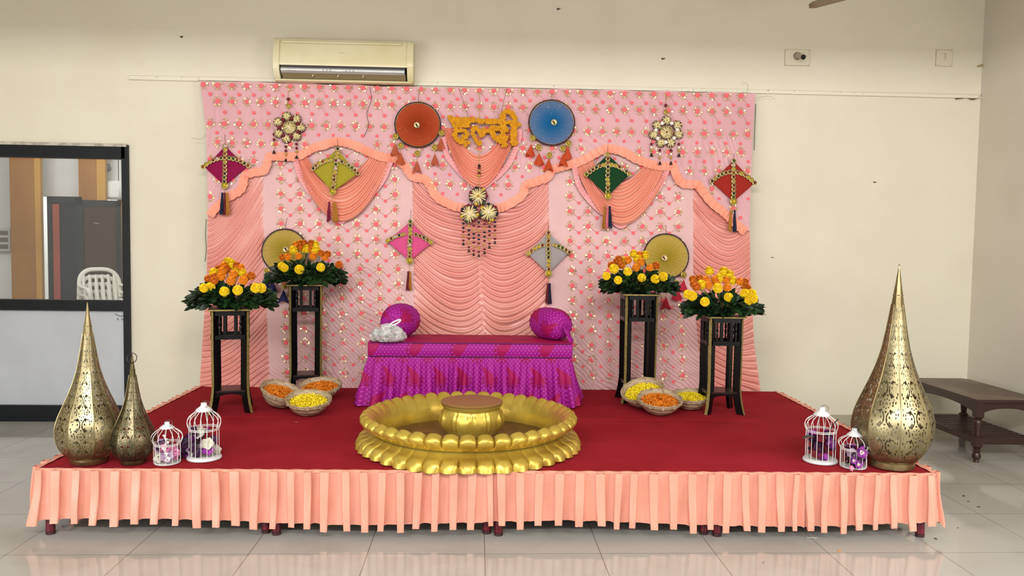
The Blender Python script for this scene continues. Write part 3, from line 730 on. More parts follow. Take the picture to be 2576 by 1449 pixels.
def tassel(parent, p, L, r, mat, seed=0, lean=0.):
    rg = np.random.default_rng(seed); b = MB(); p = np.asarray(p)
    b.tube([p+(0, 0, .006), p, p-(0, 0, .012)], [r*.3, r*.55, r*.5], 8)
    for k in range(18):
        a = rg.uniform(0, TAU); q = r*math.sqrt(rg.uniform(0, 1)); e = p+np.array([q*math.cos(a)+lean, q*math.sin(a)*.7, -L*rg.uniform(.88, 1.03)])
        b.tube([p+np.array([q*.3*math.cos(a), q*.3*math.sin(a), -.008]), p*.5+e*.5+(rg.normal(0, .002), 0, 0), e], [r*.16, r*.24, r*.2], 4)
    return b.build('tassel', mat, parent)
M_T = {k: varied(k+' tassel thread', c, c2, 90, .8) for k, (c, c2) in dict(navy=('#191a3a', '#121331'), red=('#6e1622', '#5d101c'), ochre=('#b57a26', '#a06a1c'), maroon=('#7c0f36', '#6c0b2c'), pink=('#d97c88', '#c96a78')).items()}
ORDER = ['maroon', 'green', 'yellow', 'pale', 'maroon', 'rust', 'navy', 'maroon', 'yellow', 'gold', 'navy', 'yellow', 'green', 'rust']
def kite(label, col, col2, top, left, right, bot, armmid, al, ar, hang, tas, off, seed):
    rg = random.Random(seed); o, s = frame(*np.mean([top, bot], 0), off); th = thing('kite_ornament', label, 'kite', o, group='hanging thread kites')
    t = MT(label.split()[0]+' kite thread', col, .75, spec=.15); v = t.coord(rot=(0, PI/4, 0)); n = t.noise(6, 2, vec=t.coord(scale=(60, 1, 60)))
    w = t.node('ShaderNodeTexWave'); w.inputs['Scale'].default_value = 90; w.inputs['Distortion'].default_value = 3; t.nt.links.new(v, w.inputs['Vector'])
    f = X(w.outputs['Fac'])*.5+n*.5; t.color(t.mix(f, col, col2)); t.bump(f, .3, .003)
    q = lambda p, d=0.: BP(p[0], p[1], off+d)
    c = np.mean([top, left, right, bot], 0)
    b = MB(); k = 12
    ring = [q(p) for p in (top, right, bot, left)]; F = []
    rows = []
    for j in np.linspace(0, 1, k):
        row = []
        for i in range(4):
            for u in np.linspace(0, 1, 8, endpoint=False):
                a = ring[i]*(1-u)+ring[(i+1) % 4]*u; row.append(a*(1-j)+q(c)*j+EN*.012*(1-abs(1-2*min(1, j*.9+.05))*.6)*(j > 0))
        rows.append(row)
    b.grid(rows, cv=True); b.grid([rows[0], [p-EN*.008 for p in rows[0]]], cv=True); b.add([p-EN*.008 for p in ring], [(0, 1, 2, 3)])
    b.build('kite_panel', t.m, th, angle=30)
    arm = bez(al, 2*np.array(armmid)-.5*(np.array(al)+np.array(ar)), ar, 14)
    MB().tube([q(top, .012), q(bot, .012)], .004, 6).build('spine_stick', m_gstr, th); MB().tube(BP(arm[:, 0], arm[:, 1], off+.012), .004, 6).build('cross_stick', m_gstr, th)
    R0 = 6.1*s; kk = seed
    L = math.hypot(bot[0]-top[0], bot[1]-top[1]); ns = int(L/9.6)
    for i in range(ns+1):
        u = i/ns; p = (top[0]+(bot[0]-top[0])*u+rg.uniform(-.7, .7), top[1]+(bot[1]-top[1])*u); end = i == ns
        rosette(th, q(p, .018+(.004 if end else 0)), R0*(1.45 if end else 1.), 'yellow' if end else ORDER[(kk*3+i*5) % 14], 'olive' if end else 'gota')
    ad = np.r_[0, np.cumsum(np.linalg.norm(np.diff(arm, axis=0), axis=1))]; na = int(ad[-1]/9.9)
    for i in range(na+1):
        x = np.interp(ad[-1]*i/na, ad, arm[:, 0]); y = np.interp(ad[-1]*i/na, ad, arm[:, 1])
        if abs(x-(top[0]+bot[0])/2) < 6: continue
        rosette(th, q((x, y), .02), R0*rg.uniform(.88, 1.05), ORDER[(kk*5+i*3) % 14], 'olive' if i in (0,) and seed % 2 else 'gota')
    MB().tube([q((top[0], top[1]+2), .004), BP(hang[0], hang[1], off*.6)], .0016, 5).build('string', m_string, th)
    tx, t0, t1 = tas[0]; P = q((tx, t0), .012)
    MB().tube([q((bot[0], bot[1]+5), .012), P+(0, 0, .004)], .003, 5).build('cord', m_gstr, th)
    for i, (cn, dx) in enumerate(tas[1]): tassel(th, P+np.array([dx*s, -.002*i, 0]), (t1-t0)*s, 5.2*s, M_T[cn], seed*10+i, dx*s*.25)
    return th
kite('magenta diamond kite at the left edge of the backdrop', '#8f0f47', '#7d0b3d', (566, 367), (516, 422), (620, 421), (565, 467), (565, 397), (511, 420), (624, 417), (566, 338), ((565, 486, 541), [('navy', -6), ('red', 0), ('ochre', 6)]), .06, 1)
kite('olive diamond kite over the left swag', '#a79a2c', '#938723', (849, 375), (788, 429), (898, 438), (837, 482), (842, 402), (788, 424), (900, 436), (849, 350), ((834, 509, 559), [('maroon', -6), ('ochre', 6), ('ochre', 10)]), .095, 2)
kite('green diamond kite over the right swag', '#12401f', '#0e3419', (1529, 389), (1474, 440), (1584, 439), (1529, 493), (1530, 414), (1475, 439), (1583, 438), (1529, 368), ((1528, 520, 574), [('ochre', -7), ('pink', 0), ('navy', 6)]), .095, 3)
kite('red diamond kite at the right edge of the backdrop', '#a32a20', '#8f231b', (1846, 405), (1790, 456), (1898, 461), (1845, 507), (1845, 432), (1791, 456), (1898, 460), (1847, 386), ((1844, 530, 582), [('ochre', -5), ('navy', 4)]), .06, 4)
kite('pink diamond kite left of the centre drape', '#d9568a', '#c8477b', (1032, 558), (973, 607), (1086, 611), (1030, 656), (1032, 588), (975, 606), (1084, 610), (1034, 528), ((1030, 684, 730), [('ochre', 2), ('red', -3)]), .05, 5)
kite('grey diamond kite right of the centre drape', '#a49c9c', '#928a8b', (1379, 586), (1327, 638), (1433, 634), (1380, 688), (1379, 615), (1329, 638), (1432, 635), (1380, 560), ((1381, 714, 764), [('red', -3), ('navy', 2)]), .05, 6)

# round tulle fans
m_braid = varied('dark braid', '#3a1020', '#22080f', 60, .6)
def tulle(name, c1, c2, rad, sheer0, sheer1):
    t = MT(name, c1, .7, spec=.15); x, y, z = t.xyz(t.coord()); r = xsqrt(x*x+y*y+z*z)/rad; f = smooth(.15, 1., r)
    t.color(t.mix(f, c1, c2)); t.sheer(f*(sheer1-sheer0)+sheer0); return t.m
def fan_disc(label, c, r, cols, sh, hang, pend, btn, off, seed, cone_mat, cone_h, cone_w, beads=('maroon', 'green')):
    o, s = frame(c[0], c[1], off); th = thing('tulle_fan', label, 'wall hanging', o, group='round tulle fans'); R_ = r*s; rg = np.random.default_rng(seed)
    nf = 200; an = np.arange(nf)*TAU/nf; ph = np.cumsum(rg.uniform(.35, 1.2, nf)); G = []
    bo = BP(*btn, off)-o
    for k in np.linspace(0, 1, 12):
        d = .004*k**.4*(1-.6*k)*np.sin(ph)+.012*(1-k)**2; cc = o+bo*(1-k)
        G.append(cc+R_*(.05+.93*k)*(np.cos(an)[:, None]*EX+np.sin(an)[:, None]*EZ)+EN*d[:, None])
    MB().grid(G, cv=True).build('pleated_tulle', tulle(label.split()[0]+' tulle %d' % seed, *cols, R_, *sh), th, angle=180, fix=False)
    an = np.linspace(0, TAU, 72, endpoint=False); b = MB()
    for q in range(2): b.tube([o+(R_+.003*math.cos(a*26+q*PI))*(math.cos(a)*EX+math.sin(a)*EZ)+EN*(.004+.003*math.sin(a*26+q*PI)) for a in an], .0042, 6, closed=True)
    b.build('braided_rim', m_braid, th); MB().tube([o+(R_-.008)*(math.cos(a)*EX+math.sin(a)*EZ)+EN*.006 for a in an], .0022, 5, closed=True).build('gold_edge', m_gota, th)
    b = MB().lathe([(0, .012), (.6, .012), (.85, .02), (1., .008), (1., 0)], 24); M = np.eye(4); M[:3, :3] = np.stack([EX, -EZ*-1, EN], 1)*7.8*s; M[:3, 2] = EN; M[:3, 3] = BP(*btn, off+.012); b.xf(M)
    bt = b.build('button', m_gotap, th); P = BP(*btn, off+.026)
    MB().ball(P+(-.004, 0, .006), .009, 8, 6).build('pompom', BEAD[beads[0]], bt); MB().ball(P+(.003, 0, -.006), .009, 8, 6).build('pompom', BEAD[beads[1]], bt)
    b = MB()
    for _ in range(9):
        a, q = rg.uniform(0, TAU), R_*rg.uniform(.4, .92); b.ball(o+q*(math.cos(a)*EX+math.sin(a)*EZ)+EN*.011, .0025, 5, 4)
    b.build('glitter', m_gotap, th)
    MB().tube([o+R_*EZ, BP(hang[0], hang[1], off*.5)], .0017, 5).build('string', m_string, th)
    for i, (rx, ry, cx, cy) in enumerate(pend):
        p = BP(rx, ry, off+.008); pt = rosette(th, p, 7.6*s, 'gold', 'olive', 'rosette_pendant')
        a = BP(cx, cy, off+.004); tilt = np.array([(cx-rx)*s*.4, 0, 0])
        b = MB(); m = 14; aa = np.arange(m)*TAU/m; G = []
        for k in np.linspace(0, 1, 6):
            rr = cone_w*s*.5*(.1+.9*k)*(1+.14*np.sin(aa*4+i)*k); G.append(a+tilt*(k-.5)+(0, 0, cone_h*s*(.5-k))+np.stack([rr*np.cos(aa), rr*.45*np.sin(aa), .02*k*np.sin(aa*2+i*2)*.6], 1))
        b.grid(G, cv=True).build('net_tassel', cone_mat, th, fix=False); MB().tube([p, a+(0, 0, cone_h*s*.5)], .003, 5).build('cord', m_gstr, th)
    return th
def net(name, c, sh): t = MT(name, c, .6, spec=.2, sheen=.3); t.sheer(sh); return t.m
fan_disc('burnt orange round tulle fan hung left of the marigold lettering', (1051, 314), 57.5, ('#8f3212', '#a8401c'), (.02, .12), (1054, 226), [(995, 343, 994, 377), (1008, 366, 1007, 399), (1050, 386, 1049, 420), (1093, 371, 1094, 402), (1111, 334, 1109, 362)], (1048.5, 315), .07, 1, net('rust net', '#b4532f', .3), 28, 24)
fan_disc('blue round tulle fan hung right of the marigold lettering', (1388, 308.6), 57.5, ('#0d5a8c', '#3f6f9e'), (.02, .3), (1389, 227), [(1340, 347, 1335, 378), (1355, 370, 1356, 400), (1382, 391, 1380, 414), (1416, 373, 1417, 402), (1430, 361, 1428, 385)], (1393.6, 308), .07, 2, net('orange net', '#b8431c', .05), 28, 24, ('maroon', 'green'))
fan_disc('gold round tulle fan behind the left tall flower stand', (716, 632), 56.5, ('#9c8428', '#b5994a'), (.02, .12), (722, 548), [(671, 681, 666, 712), (692, 695, 684, 722), (716, 720, 713, 745)], (719, 627.5), .05, 3, net('navy net', '#1d2150', .03), 30, 27, ('navy', 'rust'))
fan_disc('gold round tulle fan behind the right tall flower stand', (1675.5, 645), 56.5, ('#a08829', '#b79b48'), (.02, .12), (1675, 566), [(1720, 691, 1719, 719), (1701, 712, 1703, 740), (1680, 724, 1675, 762)], (1671, 649), .05, 4, net('crimson net', '#b21a34', .05), 28, 25, ('maroon', 'rust'))

# spoked flower wheels
def spokes(b, c, r, n, rg, m, r0=.12, lift=.012):
    for k in range(n):
        a = TAU*k/n+rg.uniform(-.12, .12); d = math.cos(a)*EX+math.sin(a)*EZ; b.tube([c+d*r*r0+EN*lift, c+d*r*.55+EN*(lift+.004), c+d*r*rg.uniform(.86, 1.0)+EN*.006], [.0026, .004, .0034], 4, m)
m_velvet = varied('maroon velvet disc', '#4a0d1c', '#360812', 60, .8)
def wheel_disc(parent, c, r, n, seed, base, name='spoked_disc', hub='white', wire=None):
    rg = np.random.default_rng(seed); b = MB(); an = np.arange(24)*TAU/24
    G = [c+rr*r*(np.cos(an)[:, None]*EX+np.sin(an)[:, None]*EZ)+EN*d for rr, d in ((.02, .006), (.9, .006), (1, .003), (1, -.003), (.02, -.003))]
    b.grid(G, cv=True); ds = b.build(name, base, parent, fix=False); b = MB(); spokes(b, c, r, n, rg, 0); b.build('gold_wire_burst', wire or m_gotap, ds)
    if hub: MB().ball(c+EN*.018, r*.16, 8, 6).build('pearl', BEAD[hub], ds)
    return ds
m_bell = plain('dark bell', '#2c2620', .4, metal=.4)
def bell(parent, p, r): return MB().lathe([(.15*r, 0), (.5*r, -.3*r), (.6*r, -1.1*r), (1.*r, -1.7*r), (1.05*r, -1.9*r), (.2*r, -1.75*r)], 10, p).build('bell', m_bell, parent)
def wheel(label, c, dist, pet, bead_c, hub, top, pend, off, seed):
    o, s = frame(c[0], c[1], off); th = thing('spoked_ornament', label, 'wall hanging', o, group='gold spoked flower wheels')
    for i, (x, y) in enumerate(pet): wheel_disc(th, BP(x, y, off), 12.3*s, 15, seed*20+i, m_velvet, 'petal_disc', None)
    b = MB(); an = np.linspace(0, TAU, 40, endpoint=False); b.tube([o+15.5*s*(math.cos(a)*EX+math.sin(a)*EZ)+EN*.012 for a in an], .004, 6, closed=True); b.build('centre_ring', m_gota, th)
    wheel_disc(th, o+EN*.006, 15*s, 16, seed*20+9, m_gota, 'centre_disc', hub)
    P = np.array(pet); n = len(pet)
    for i in range(n):
        q = (P[i]+P[(i+1) % n])/2; q = np.array(c)+(q-np.array(c))*.95; MB().ball(BP(q[0], q[1], off+.018), 5*s, 10, 7).build('bead', BEAD[bead_c], th)
    MB().tube([BP(top[0], top[1], off*.5), BP(top[0], c[1]-dist-10, off)], .0022, 5).build('string', m_gstr, th)
    MB().ball(BP(top[0], top[1]+33, off+.005), 4.2*s, 8, 6).build('bead', BEAD['maroon'], th); rosette(th, BP(top[0], top[1]+50, off), 5.5*s, 'gold', 'olive', 'top_rosette')
    for i, (x, y0, y1) in enumerate(pend):
        MB().tube([BP(x, y0, off), BP(x, y1-6, off)], .002, 5).build('pendant_string', m_gstr, th)
        for j, (u, cn) in enumerate(((.25, 'maroon'), (.45, bead_c), (.62, 'gold'))): MB().ball(BP(x, y0+(y1-y0)*u, off+.003), 3.6*s, 8, 6).build('bead', BEAD[cn], th)
        bell(th, BP(x, y1-9, off+.002), 4.4*s)
wheel('maroon beaded gold flower wheel on the left of the valance', (728.6, 320.7), 31, [(721.5, 292.7), (745.7, 299.6), (756.9, 321.3), (746, 343), (720.9, 349), (701.6, 335.6), (700, 307)], 'maroon', 'white', (725, 216), [(689, 322, 387), (719, 356, 408), (746, 350, 400)], .06, 1)
wheel('pearl beaded gold flower wheel on the right of the valance', (1676, 333), 29, [(1677, 303), (1703.6, 315), (1706.7, 338), (1687, 359), (1662.7, 359), (1644.5, 339.4), (1653.6, 315)], 'white', 'maroon', (1675, 232), [(1639, 352, 394), (1660, 366, 415), (1688, 366, 415), (1708, 352, 395)], .06, 2)
o, s = frame(1204, 515, .1); th = thing('bead_hanging', 'three spoked gold discs with bead strands hanging in the centre', 'wall hanging', o)
for i, (x, y) in enumerate(((1203, 493), (1181, 537.5), (1229.5, 534.6))):
    ds = wheel_disc(th, BP(x, y, .1), 23.5*s, 30, 70+i, m_velvet, 'spoked_disc', 'white' if i else 'gold')
    for k in range(7): a = TAU*k/7+i; MB().ball(BP(x+21*math.cos(a), y+21*math.sin(a), .105), 4.2*s, 8, 6).build('pompom', BEAD[('maroon', 'green', 'yellow', 'black', 'maroon', 'black', 'yellow')[k]], ds)
MB().tube([BP(1206, 232, .05), BP(1206, 372, .1), BP(1204.5, 470, .105)], .0024, 5).build('string', m_gstr, th)
for k, cn in enumerate(('black', 'maroon', 'gold', 'maroon', 'gold')): MB().ball(BP(1205.5, 417+6.2*k, .108), 3.9*s, 8, 6).build('bead', BEAD[cn], th)
SEQ = ['navy', 'navy', 'maroon', 'gold', 'maroon']
m_oval = {k: MB().ball((0, 0, 0), (1.15, .8, .85), 10, 7).mesh('bead', v) for k, v in BEAD.items()}
for i, (x, yb, st0) in enumerate(((1165.7, 618, 'navy navy maroon gold maroon'), (1179.6, 635, 'gold navy navy maroon gold maroon'), (1191.8, 644, 'maroon gold navy navy maroon gold maroon'), (1204.5, 647, 'navy maroon gold navy navy maroon gold maroon'), (1218.8, 640, 'maroon gold navy navy maroon gold maroon'), (1231.4, 626, 'gold navy navy maroon gold maroon'), (1245, 614, 'navy navy maroon gold maroon'))):
    sd = MB().tube([BP(x, 553, .1), BP(x, yb-6, .1)], .0016, 5).build('bead_strand', m_gstr, th); L = st0.split()
    for k, cn in enumerate(L):
        y = yb-13-10.6*(len(L)-1-k); link('bead', m_oval[cn], sd, loc=tuple(BP(x, y, .102)-o), scale=(3.2*s,)*3)
    bell(sd, BP(x, yb-8, .101), 4.*s)

# marigold lettering
m_mari = varied('marigold yellow pompom', '#d99a0a', '#c98a06', 30, .85); m_board = plain('lettering board', '#8a6a10', .8)
def zs(p): return 1110+p[0]/11.145, 260+p[1]/11.145
STK = {'headline_bar': [([(235, 390), (300, 450), (520, 465), (760, 475)], 78), ([(760, 475), (1200, 490), (1650, 520)], 70), ([(1650, 530), (1950, 545), (2180, 575)], 58)],
       'letter_ha': [([(400, 560), (560, 570), (710, 570)], 110), ([(400, 600), (410, 720)], 72), ([(430, 760), (560, 745), (680, 790), (735, 880), (700, 970), (620, 980), (590, 930)], 55), ([(420, 740), (375, 880), (430, 1000), (540, 1075), (650, 1110), (730, 1105)], 62), ([(660, 1110), (690, 1185)], 45)],
       'letter_la': [([(1000, 690), (890, 720), (875, 830), (930, 960), (1000, 1060), (1060, 1115)], 64), ([(900, 710), (1010, 705), (1080, 780), (1105, 890), (1160, 910), (1190, 830), (1190, 740)], 58), ([(1190, 760), (1360, 760)], 62)],
       'letter_da': [([(1450, 690), (1650, 710), (1810, 720)], 82), ([(1740, 560), (1740, 720)], 95), ([(1450, 700), (1410, 800), (1470, 910), (1570, 1010), (1660, 1060)], 68), ([(1630, 930), (1720, 890), (1810, 950), (1800, 1030), (1710, 1070)], 66), ([(1720, 1040), (1760, 1190)], 68), ([(1760, 1120), (1830, 1150)], 42)],
       'vowel_sign': [([(2050, 560), (2040, 800), (2035, 1060), (2075, 1125)], 88), ([(1735, 540), (1720, 400), (1745, 280), (1850, 225), (1960, 265), (2045, 390), (2090, 540)], 72), ([(2080, 560), (2150, 570), (2160, 610)], 50)]}
o, s = frame(1218, 322, .09); sign = thing('marigold_lettering', 'marigold pompom lettering in Devanagari hung at the top centre', 'sign', o)
def inside(p, strokes, m=0.):
    for L, w in strokes:
        L = np.asarray(L, float)
        for a, c in zip(L[:-1], L[1:]):
            d = c-a; t_ = np.clip(((p-a)@d)/(d@d), 0, 1)
            if np.linalg.norm(p-a-d*t_) < w-m: return True
    return False
used = []
for nm, strokes in STK.items():
    b = MB(); bb = MB(); rg = np.random.default_rng(len(nm)*7)
    for j, y in enumerate(np.arange(180, 1250, 47)):
        for x in np.arange(195+(27 if j % 2 else 0), 2240, 54):
            p = np.array([x, y])+rg.uniform(-7, 7, 2)
            if not inside(p, strokes, 2) or any(np.hypot(*(p-q)) < 37 for q in used): continue
            used.append(p); c = BP(*zs(p), .098); r = 36*s/11.145*rg.uniform(.92, 1.1); n, k = 9, 6
            th_ = np.linspace(.1, PI-.1, k); an = np.arange(n)*TAU/n; rr = r*(1+.12*rg.standard_normal((k, n)))
            G = np.stack([np.sin(th_)[:, None]*np.cos(an)*rr, -np.cos(th_)[:, None]*rr*.8, np.sin(th_)[:, None]*np.sin(an)*rr], -1)+c; b.grid(G, cv=True)
    lt = b.build(nm, m_mari, sign, angle=180)
    for L, w in strokes:
        C = spline(L, 30); q = [zs(p) for p in C]; bb.tube([BP(x, y, .085) for x, y in q], (w-42)*.7*s/11.145, 10)
    bb.build('backing_board', m_board, lt)
MB().tube([BP(1154, 222, .04), BP(1170, 268, .07), BP(1178, 296, .09)], .0016, 5).build('string', m_string, sign); MB().tube([BP(1276, 222, .04), BP(1266, 258, .07), BP(1258, 298, .09)], .0016, 5).build('string', m_string, sign)
m_rope = plain('grey rope', '#837d72', .8)
for pts, lab in (([(519, 552), (517, 590), (519, 625), (516, 658)], 'grey rope hanging down behind the left edge of the backdrop'), ([(1901, 262), (1899, 320), (1897, 378)], 'grey rope hanging down behind the right edge of the backdrop')):
    tag(MB().tube(spline([BP(x, y, -.012) for x, y in pts], 20), .0045, 6).build('rope', m_rope), lab, 'rope')
# stray threads at the cloth edges
for pts, lab in (([(482, 347), (500, 350), (510, 348), (518, 338)], 'loose grey thread sticking out at the left edge of the backdrop'), ([(1905, 246), (1935, 242), (1950, 250)], 'loose thread below the rail at the top right of the backdrop'), ([(1868, 206), (1880, 212), (1882, 228)], 'thin loose thread sticking up from the rail at the top right')):
    tag(MB().tube(spline([BP(x, y, .012) for x, y in pts], 16), .0014, 5).build('loose_thread', plain('grey thread', '#8d8672', .7)), lab, 'thread')

# ------------------------------------------------------------------ bench with mattress, bolsters, bag
def paisley_mat(name, top):
    t = MT(name, '#a01585', .62, spec=.25); x, y, _ = t.xyz(t.coord('UV'))
    k = 24.; r2 = xabs(xmod((x+y)*k, 1.)-.5)+0.; r3 = xabs(xmod((x-y)*k, 1.)-.5)
    dia = smooth(.36, .12, xsqrt(r2*r2+r3*r3))*.75; cw, ch = .25, .23
    row = xfloor(y/ch); xs = x+xmod(row, 2.)*(cw*.5); u = xmod(xs, cw)-cw*.5; v = xmod(y, ch)-ch*.44
    sgn = 1-2*xmod(row, 2.); u = u*sgn
    up = xmax(v, 0.); ce = up*up*5.; du = xabs(u-ce*1.2); wd = xsqrt(xmax(1-up/.115, .002))*.05
    body = xmax(du/wd, xmax(v*-1/.036, (v*v*770+(u*u)*770)*(v < 0)))
    d = xmax(du/wd, 0.)*(v > 0)+xsqrt(u*u+v*v)/.05*(1-(v > 0))
    ins = (d < 1.)*(v < .114); ring = (xmod(d*3.1, 1.) < .3)*ins
    an = X.op('ARCTAN2', v, u); pet = (d > 1.12)*(d < 1.62)*(xsin(an*11) > -.1)*(v < .03)
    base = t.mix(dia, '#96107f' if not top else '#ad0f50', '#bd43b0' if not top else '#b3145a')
    c = t.mix(xmin(ins+pet, 1.), base, '#8c0748'); c = t.mix(ring, c, '#b81464'); t.color(c); t.bump(t.noise(500, 2), .08, .002); return t.m
m_print = paisley_mat('magenta paisley print', False); m_printt = paisley_mat('paisley print painted sheen', True)  # second one: same cloth, its grazing sheen painted in as plain crimson
YB = -1.03; ZT = .846
b0 = oy(925, 885, YB)[0]; b1 = oy(1440, 889, YB)[0]
bench = thing('bench', 'magenta paisley covered bench with gathered skirt in the centre', 'bench', ((b0+b1)/2, YB+.26, HS))
def bx(x, d): return np.array([x, YB-.0124*(x-b0)*0-.0+d, 0])
dp = .55; P = []
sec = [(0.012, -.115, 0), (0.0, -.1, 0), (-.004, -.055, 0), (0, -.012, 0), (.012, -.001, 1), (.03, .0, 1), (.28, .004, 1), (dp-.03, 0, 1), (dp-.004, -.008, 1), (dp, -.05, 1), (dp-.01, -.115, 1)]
xs = np.r_[b0, b0+.004, b0+.015, np.linspace(b0+.05, b1-.05, 40), b1-.015, b1-.004, b1]
b = MB(); V = []; UV = []
for i, x in enumerate(xs):
    sq = [.85, .95, 1][min(i, 2)] if i < 3 else ([.85, .95, 1][min(len(xs)-1-i, 2)]); acc = 0
    for j, (d, z, tp) in enumerate(sec):
        dd = dp/2+(d-dp/2)*(1-(1-sq)*.1); zz = ZT-.057+(z+.057)*(1-(1-sq)*.35)+.003*(vnoise(x*7, d*7, 2)-.5)
        V.append((x, YB+dd, zz)); UV.append((z+.182, x*1.4+.02) if d < .02 else (x+.03, d+.13))
F = []; M = []; ns = len(sec)
for i in range(len(xs)-1):
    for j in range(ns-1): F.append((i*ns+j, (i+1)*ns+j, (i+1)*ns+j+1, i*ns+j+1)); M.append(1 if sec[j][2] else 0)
F.append(tuple(range(ns))); M.append(0); F.append(tuple((len(xs)-1)*ns+j for j in range(ns))); M.append(0)
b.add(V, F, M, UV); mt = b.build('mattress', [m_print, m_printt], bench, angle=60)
b = MB()
for z in (-.006, -.108): b.tube([(b0+.004, YB+.02, ZT+z), (b0+.02, YB+.003, ZT+z), ((b0+b1)/2, YB+.001, ZT+z), (b1-.02, YB+.003, ZT+z), (b1-.004, YB+.02, ZT+z)], .0045, 6)
b.build('piping', plain('dark magenta piping', '#5c0a4c', .6), mt)
m_bw = plain('dark bench wood', '#3a261c', .6)
MB().box(((b0+b1)/2, YB+dp/2, ZT-.135), (b1-b0-.04, dp-.03, .035)).build('bench_frame', m_bw, bench, smooth=False)
for sx in (b0+.06, b1-.06):
    for d in (.06, dp-.06): MB().box((sx, YB+d, (HS+ZT-.15)/2), (.05, .05, ZT-.15-HS-.004)).build('leg', m_bw, bench, smooth=False)
# gathered skirt on the front and both ends
perim = [(b0+.005, YB+dp), (b0+.005, YB+.012), (b1-.005, YB+.012), (b1-.005, YB+dp)]
Ld = [dp-.012, b1-b0-.01, dp-.012]; tot = sum(Ld); ncol = 620; G = np.zeros((ncol, 22, 3)); UV = np.zeros((ncol, 22, 2))
rg = random.Random(4); ph = 0; phs = []
for i in range(ncol):
    ph += (tot/ncol)/(.062+.05*vnoise(i/30., 0, 9)); phs.append(ph)
for i in range(ncol):
    s = tot*i/(ncol-1)
    if s < Ld[0]: p = np.array(perim[0])+np.array([0, -s]); nrm = np.array([-1., 0])
    elif s < Ld[0]+Ld[1]: p = np.array(perim[1])+np.array([s-Ld[0], 0]); nrm = np.array([0, -1.])
    else: p = np.array(perim[2])+np.array([0, s-Ld[0]-Ld[1]]); nrm = np.array([1., 0])
    for cs, dg in ((Ld[0], (-.7, -.7)), (Ld[0]+Ld[1], (.7, -.7))):
        k = max(0, 1-abs(s-cs)/.13)
        if k: nrm = unit(nrm*(1-k)+np.array(dg)*k)
    f = math.sin(TAU*phs[i]); amp = .5+.8*vnoise(s*9, 1, 3)
    for j, h in enumerate(np.linspace(0, 1, 22)):
        d = .004+.058*h**1.3*(1 if abs(nrm[0]) < .95 else .8)+(.016+.062*h)*amp*(abs(f)**.5*np.sign(f)*.5+.5)*min(1, h*6+.1)+.008*math.sin(TAU*phs[i]*1.7+h*4)*h
        z = ZT-.115-(ZT-.115-HS-.006)*h*(1-.02*f*h); sway = .02*h*math.sin(s*14)
        q = p+nrm*d; G[i, j] = (q[0]+(sway if abs(nrm[1]) > .5 else 0), q[1], max(z, HS+.004)); UV[i, j] = (s*1.35+.05, -.45*h+.07)
MB().grid(G, uv=UV).build('gathered_skirt', m_print, bench, angle=180)
def bolster(label, c, ax, L, R_, seed):
    th = thing('bolster', label, 'bolster', (c[0], c[1], ZT)); ax = unit(ax); M = align(ax); nu, nv = 64, 40; G = np.zeros((nv, nu, 3)); UV = np.zeros((nv, nu, 2))
    prof = spline([(-L/2-.015, .012), (-L/2-.006, .05), (-L/2+.02, R_*.72), (-L/2+.08, R_*.97), (0, R_*1.03), (L/2-.09, R_*.97), (L/2-.025, R_*.72), (L/2+.004, .055), (L/2+.0, .03), (L/2+.03, .014)], nv)
    an = np.linspace(0, TAU, nu)
    for i, (z, r) in enumerate(prof):
        e = sstep(L/2-.12, L/2, abs(z)); rr = r*(1+.05*e*np.sin(an*17+seed)+.02*np.sin(an*3+seed+z*9)); y = np.sin(an)*rr; y = np.where(y < -R_*.93, -R_*.93, y)
        l = np.stack([np.cos(an)*rr, y, np.full(nu, z)], 1); G[i] = l; UV[i] = np.stack([an/TAU*.72+.1*seed, np.full(nu, z*1.1+.33*(R_-r)+.2)], 1)
    X_ = unit(np.cross((0, 0, 1), ax)); B3 = np.stack([X_, (0, 0, 1.), ax], 1); o = np.array([c[0], c[1], ZT+R_*.93+.005])
    MB().grid(G @ B3.T+o, uv=UV).build('cover', m_print, th, angle=180)
    tip = o+ax*(L/2+.012); b = MB(); b.tube([tip-ax*.02, tip+ax*.012], [.026, .024], 14); b.build('tie_knot', m_print, th)
    b = MB(); pts = spline([tip, tip+ax*.03+(0, 0, -.03), tip+ax*.045+X_*.02+(0, 0, -.085), tip+ax*.05+X_*.035+(0, 0, -.135)], 14)
    w = np.interp(np.linspace(0, 1, 14), [0, .3, .6, .8, 1], [.012, .024, .016, .026, .003]); b.grid(np.stack([pts-X_[None]*w[:, None], pts+ax*.012, pts+X_[None]*w[:, None]], 1)); b.grid(np.stack([pts-X_[None]*w[:, None]*.5+ax*.015-(0, 0, .0), pts-X_*.012+ax*.016, pts-X_*.03+X_*w[:, None]*.3+ax*.006], 1)[:9]); b.build('tied_end', m_print, th, fix=False)
    return th
bolster('magenta bolster at the right end of the bench, tied end toward us', (.455, -.735), (.42, -.9, 0), .40, .125, 1)
bolster('magenta bolster at the left end of the bench behind the plastic bag', (-.735, -.70), (-.30, -.95, 0), .36, .132, 2)
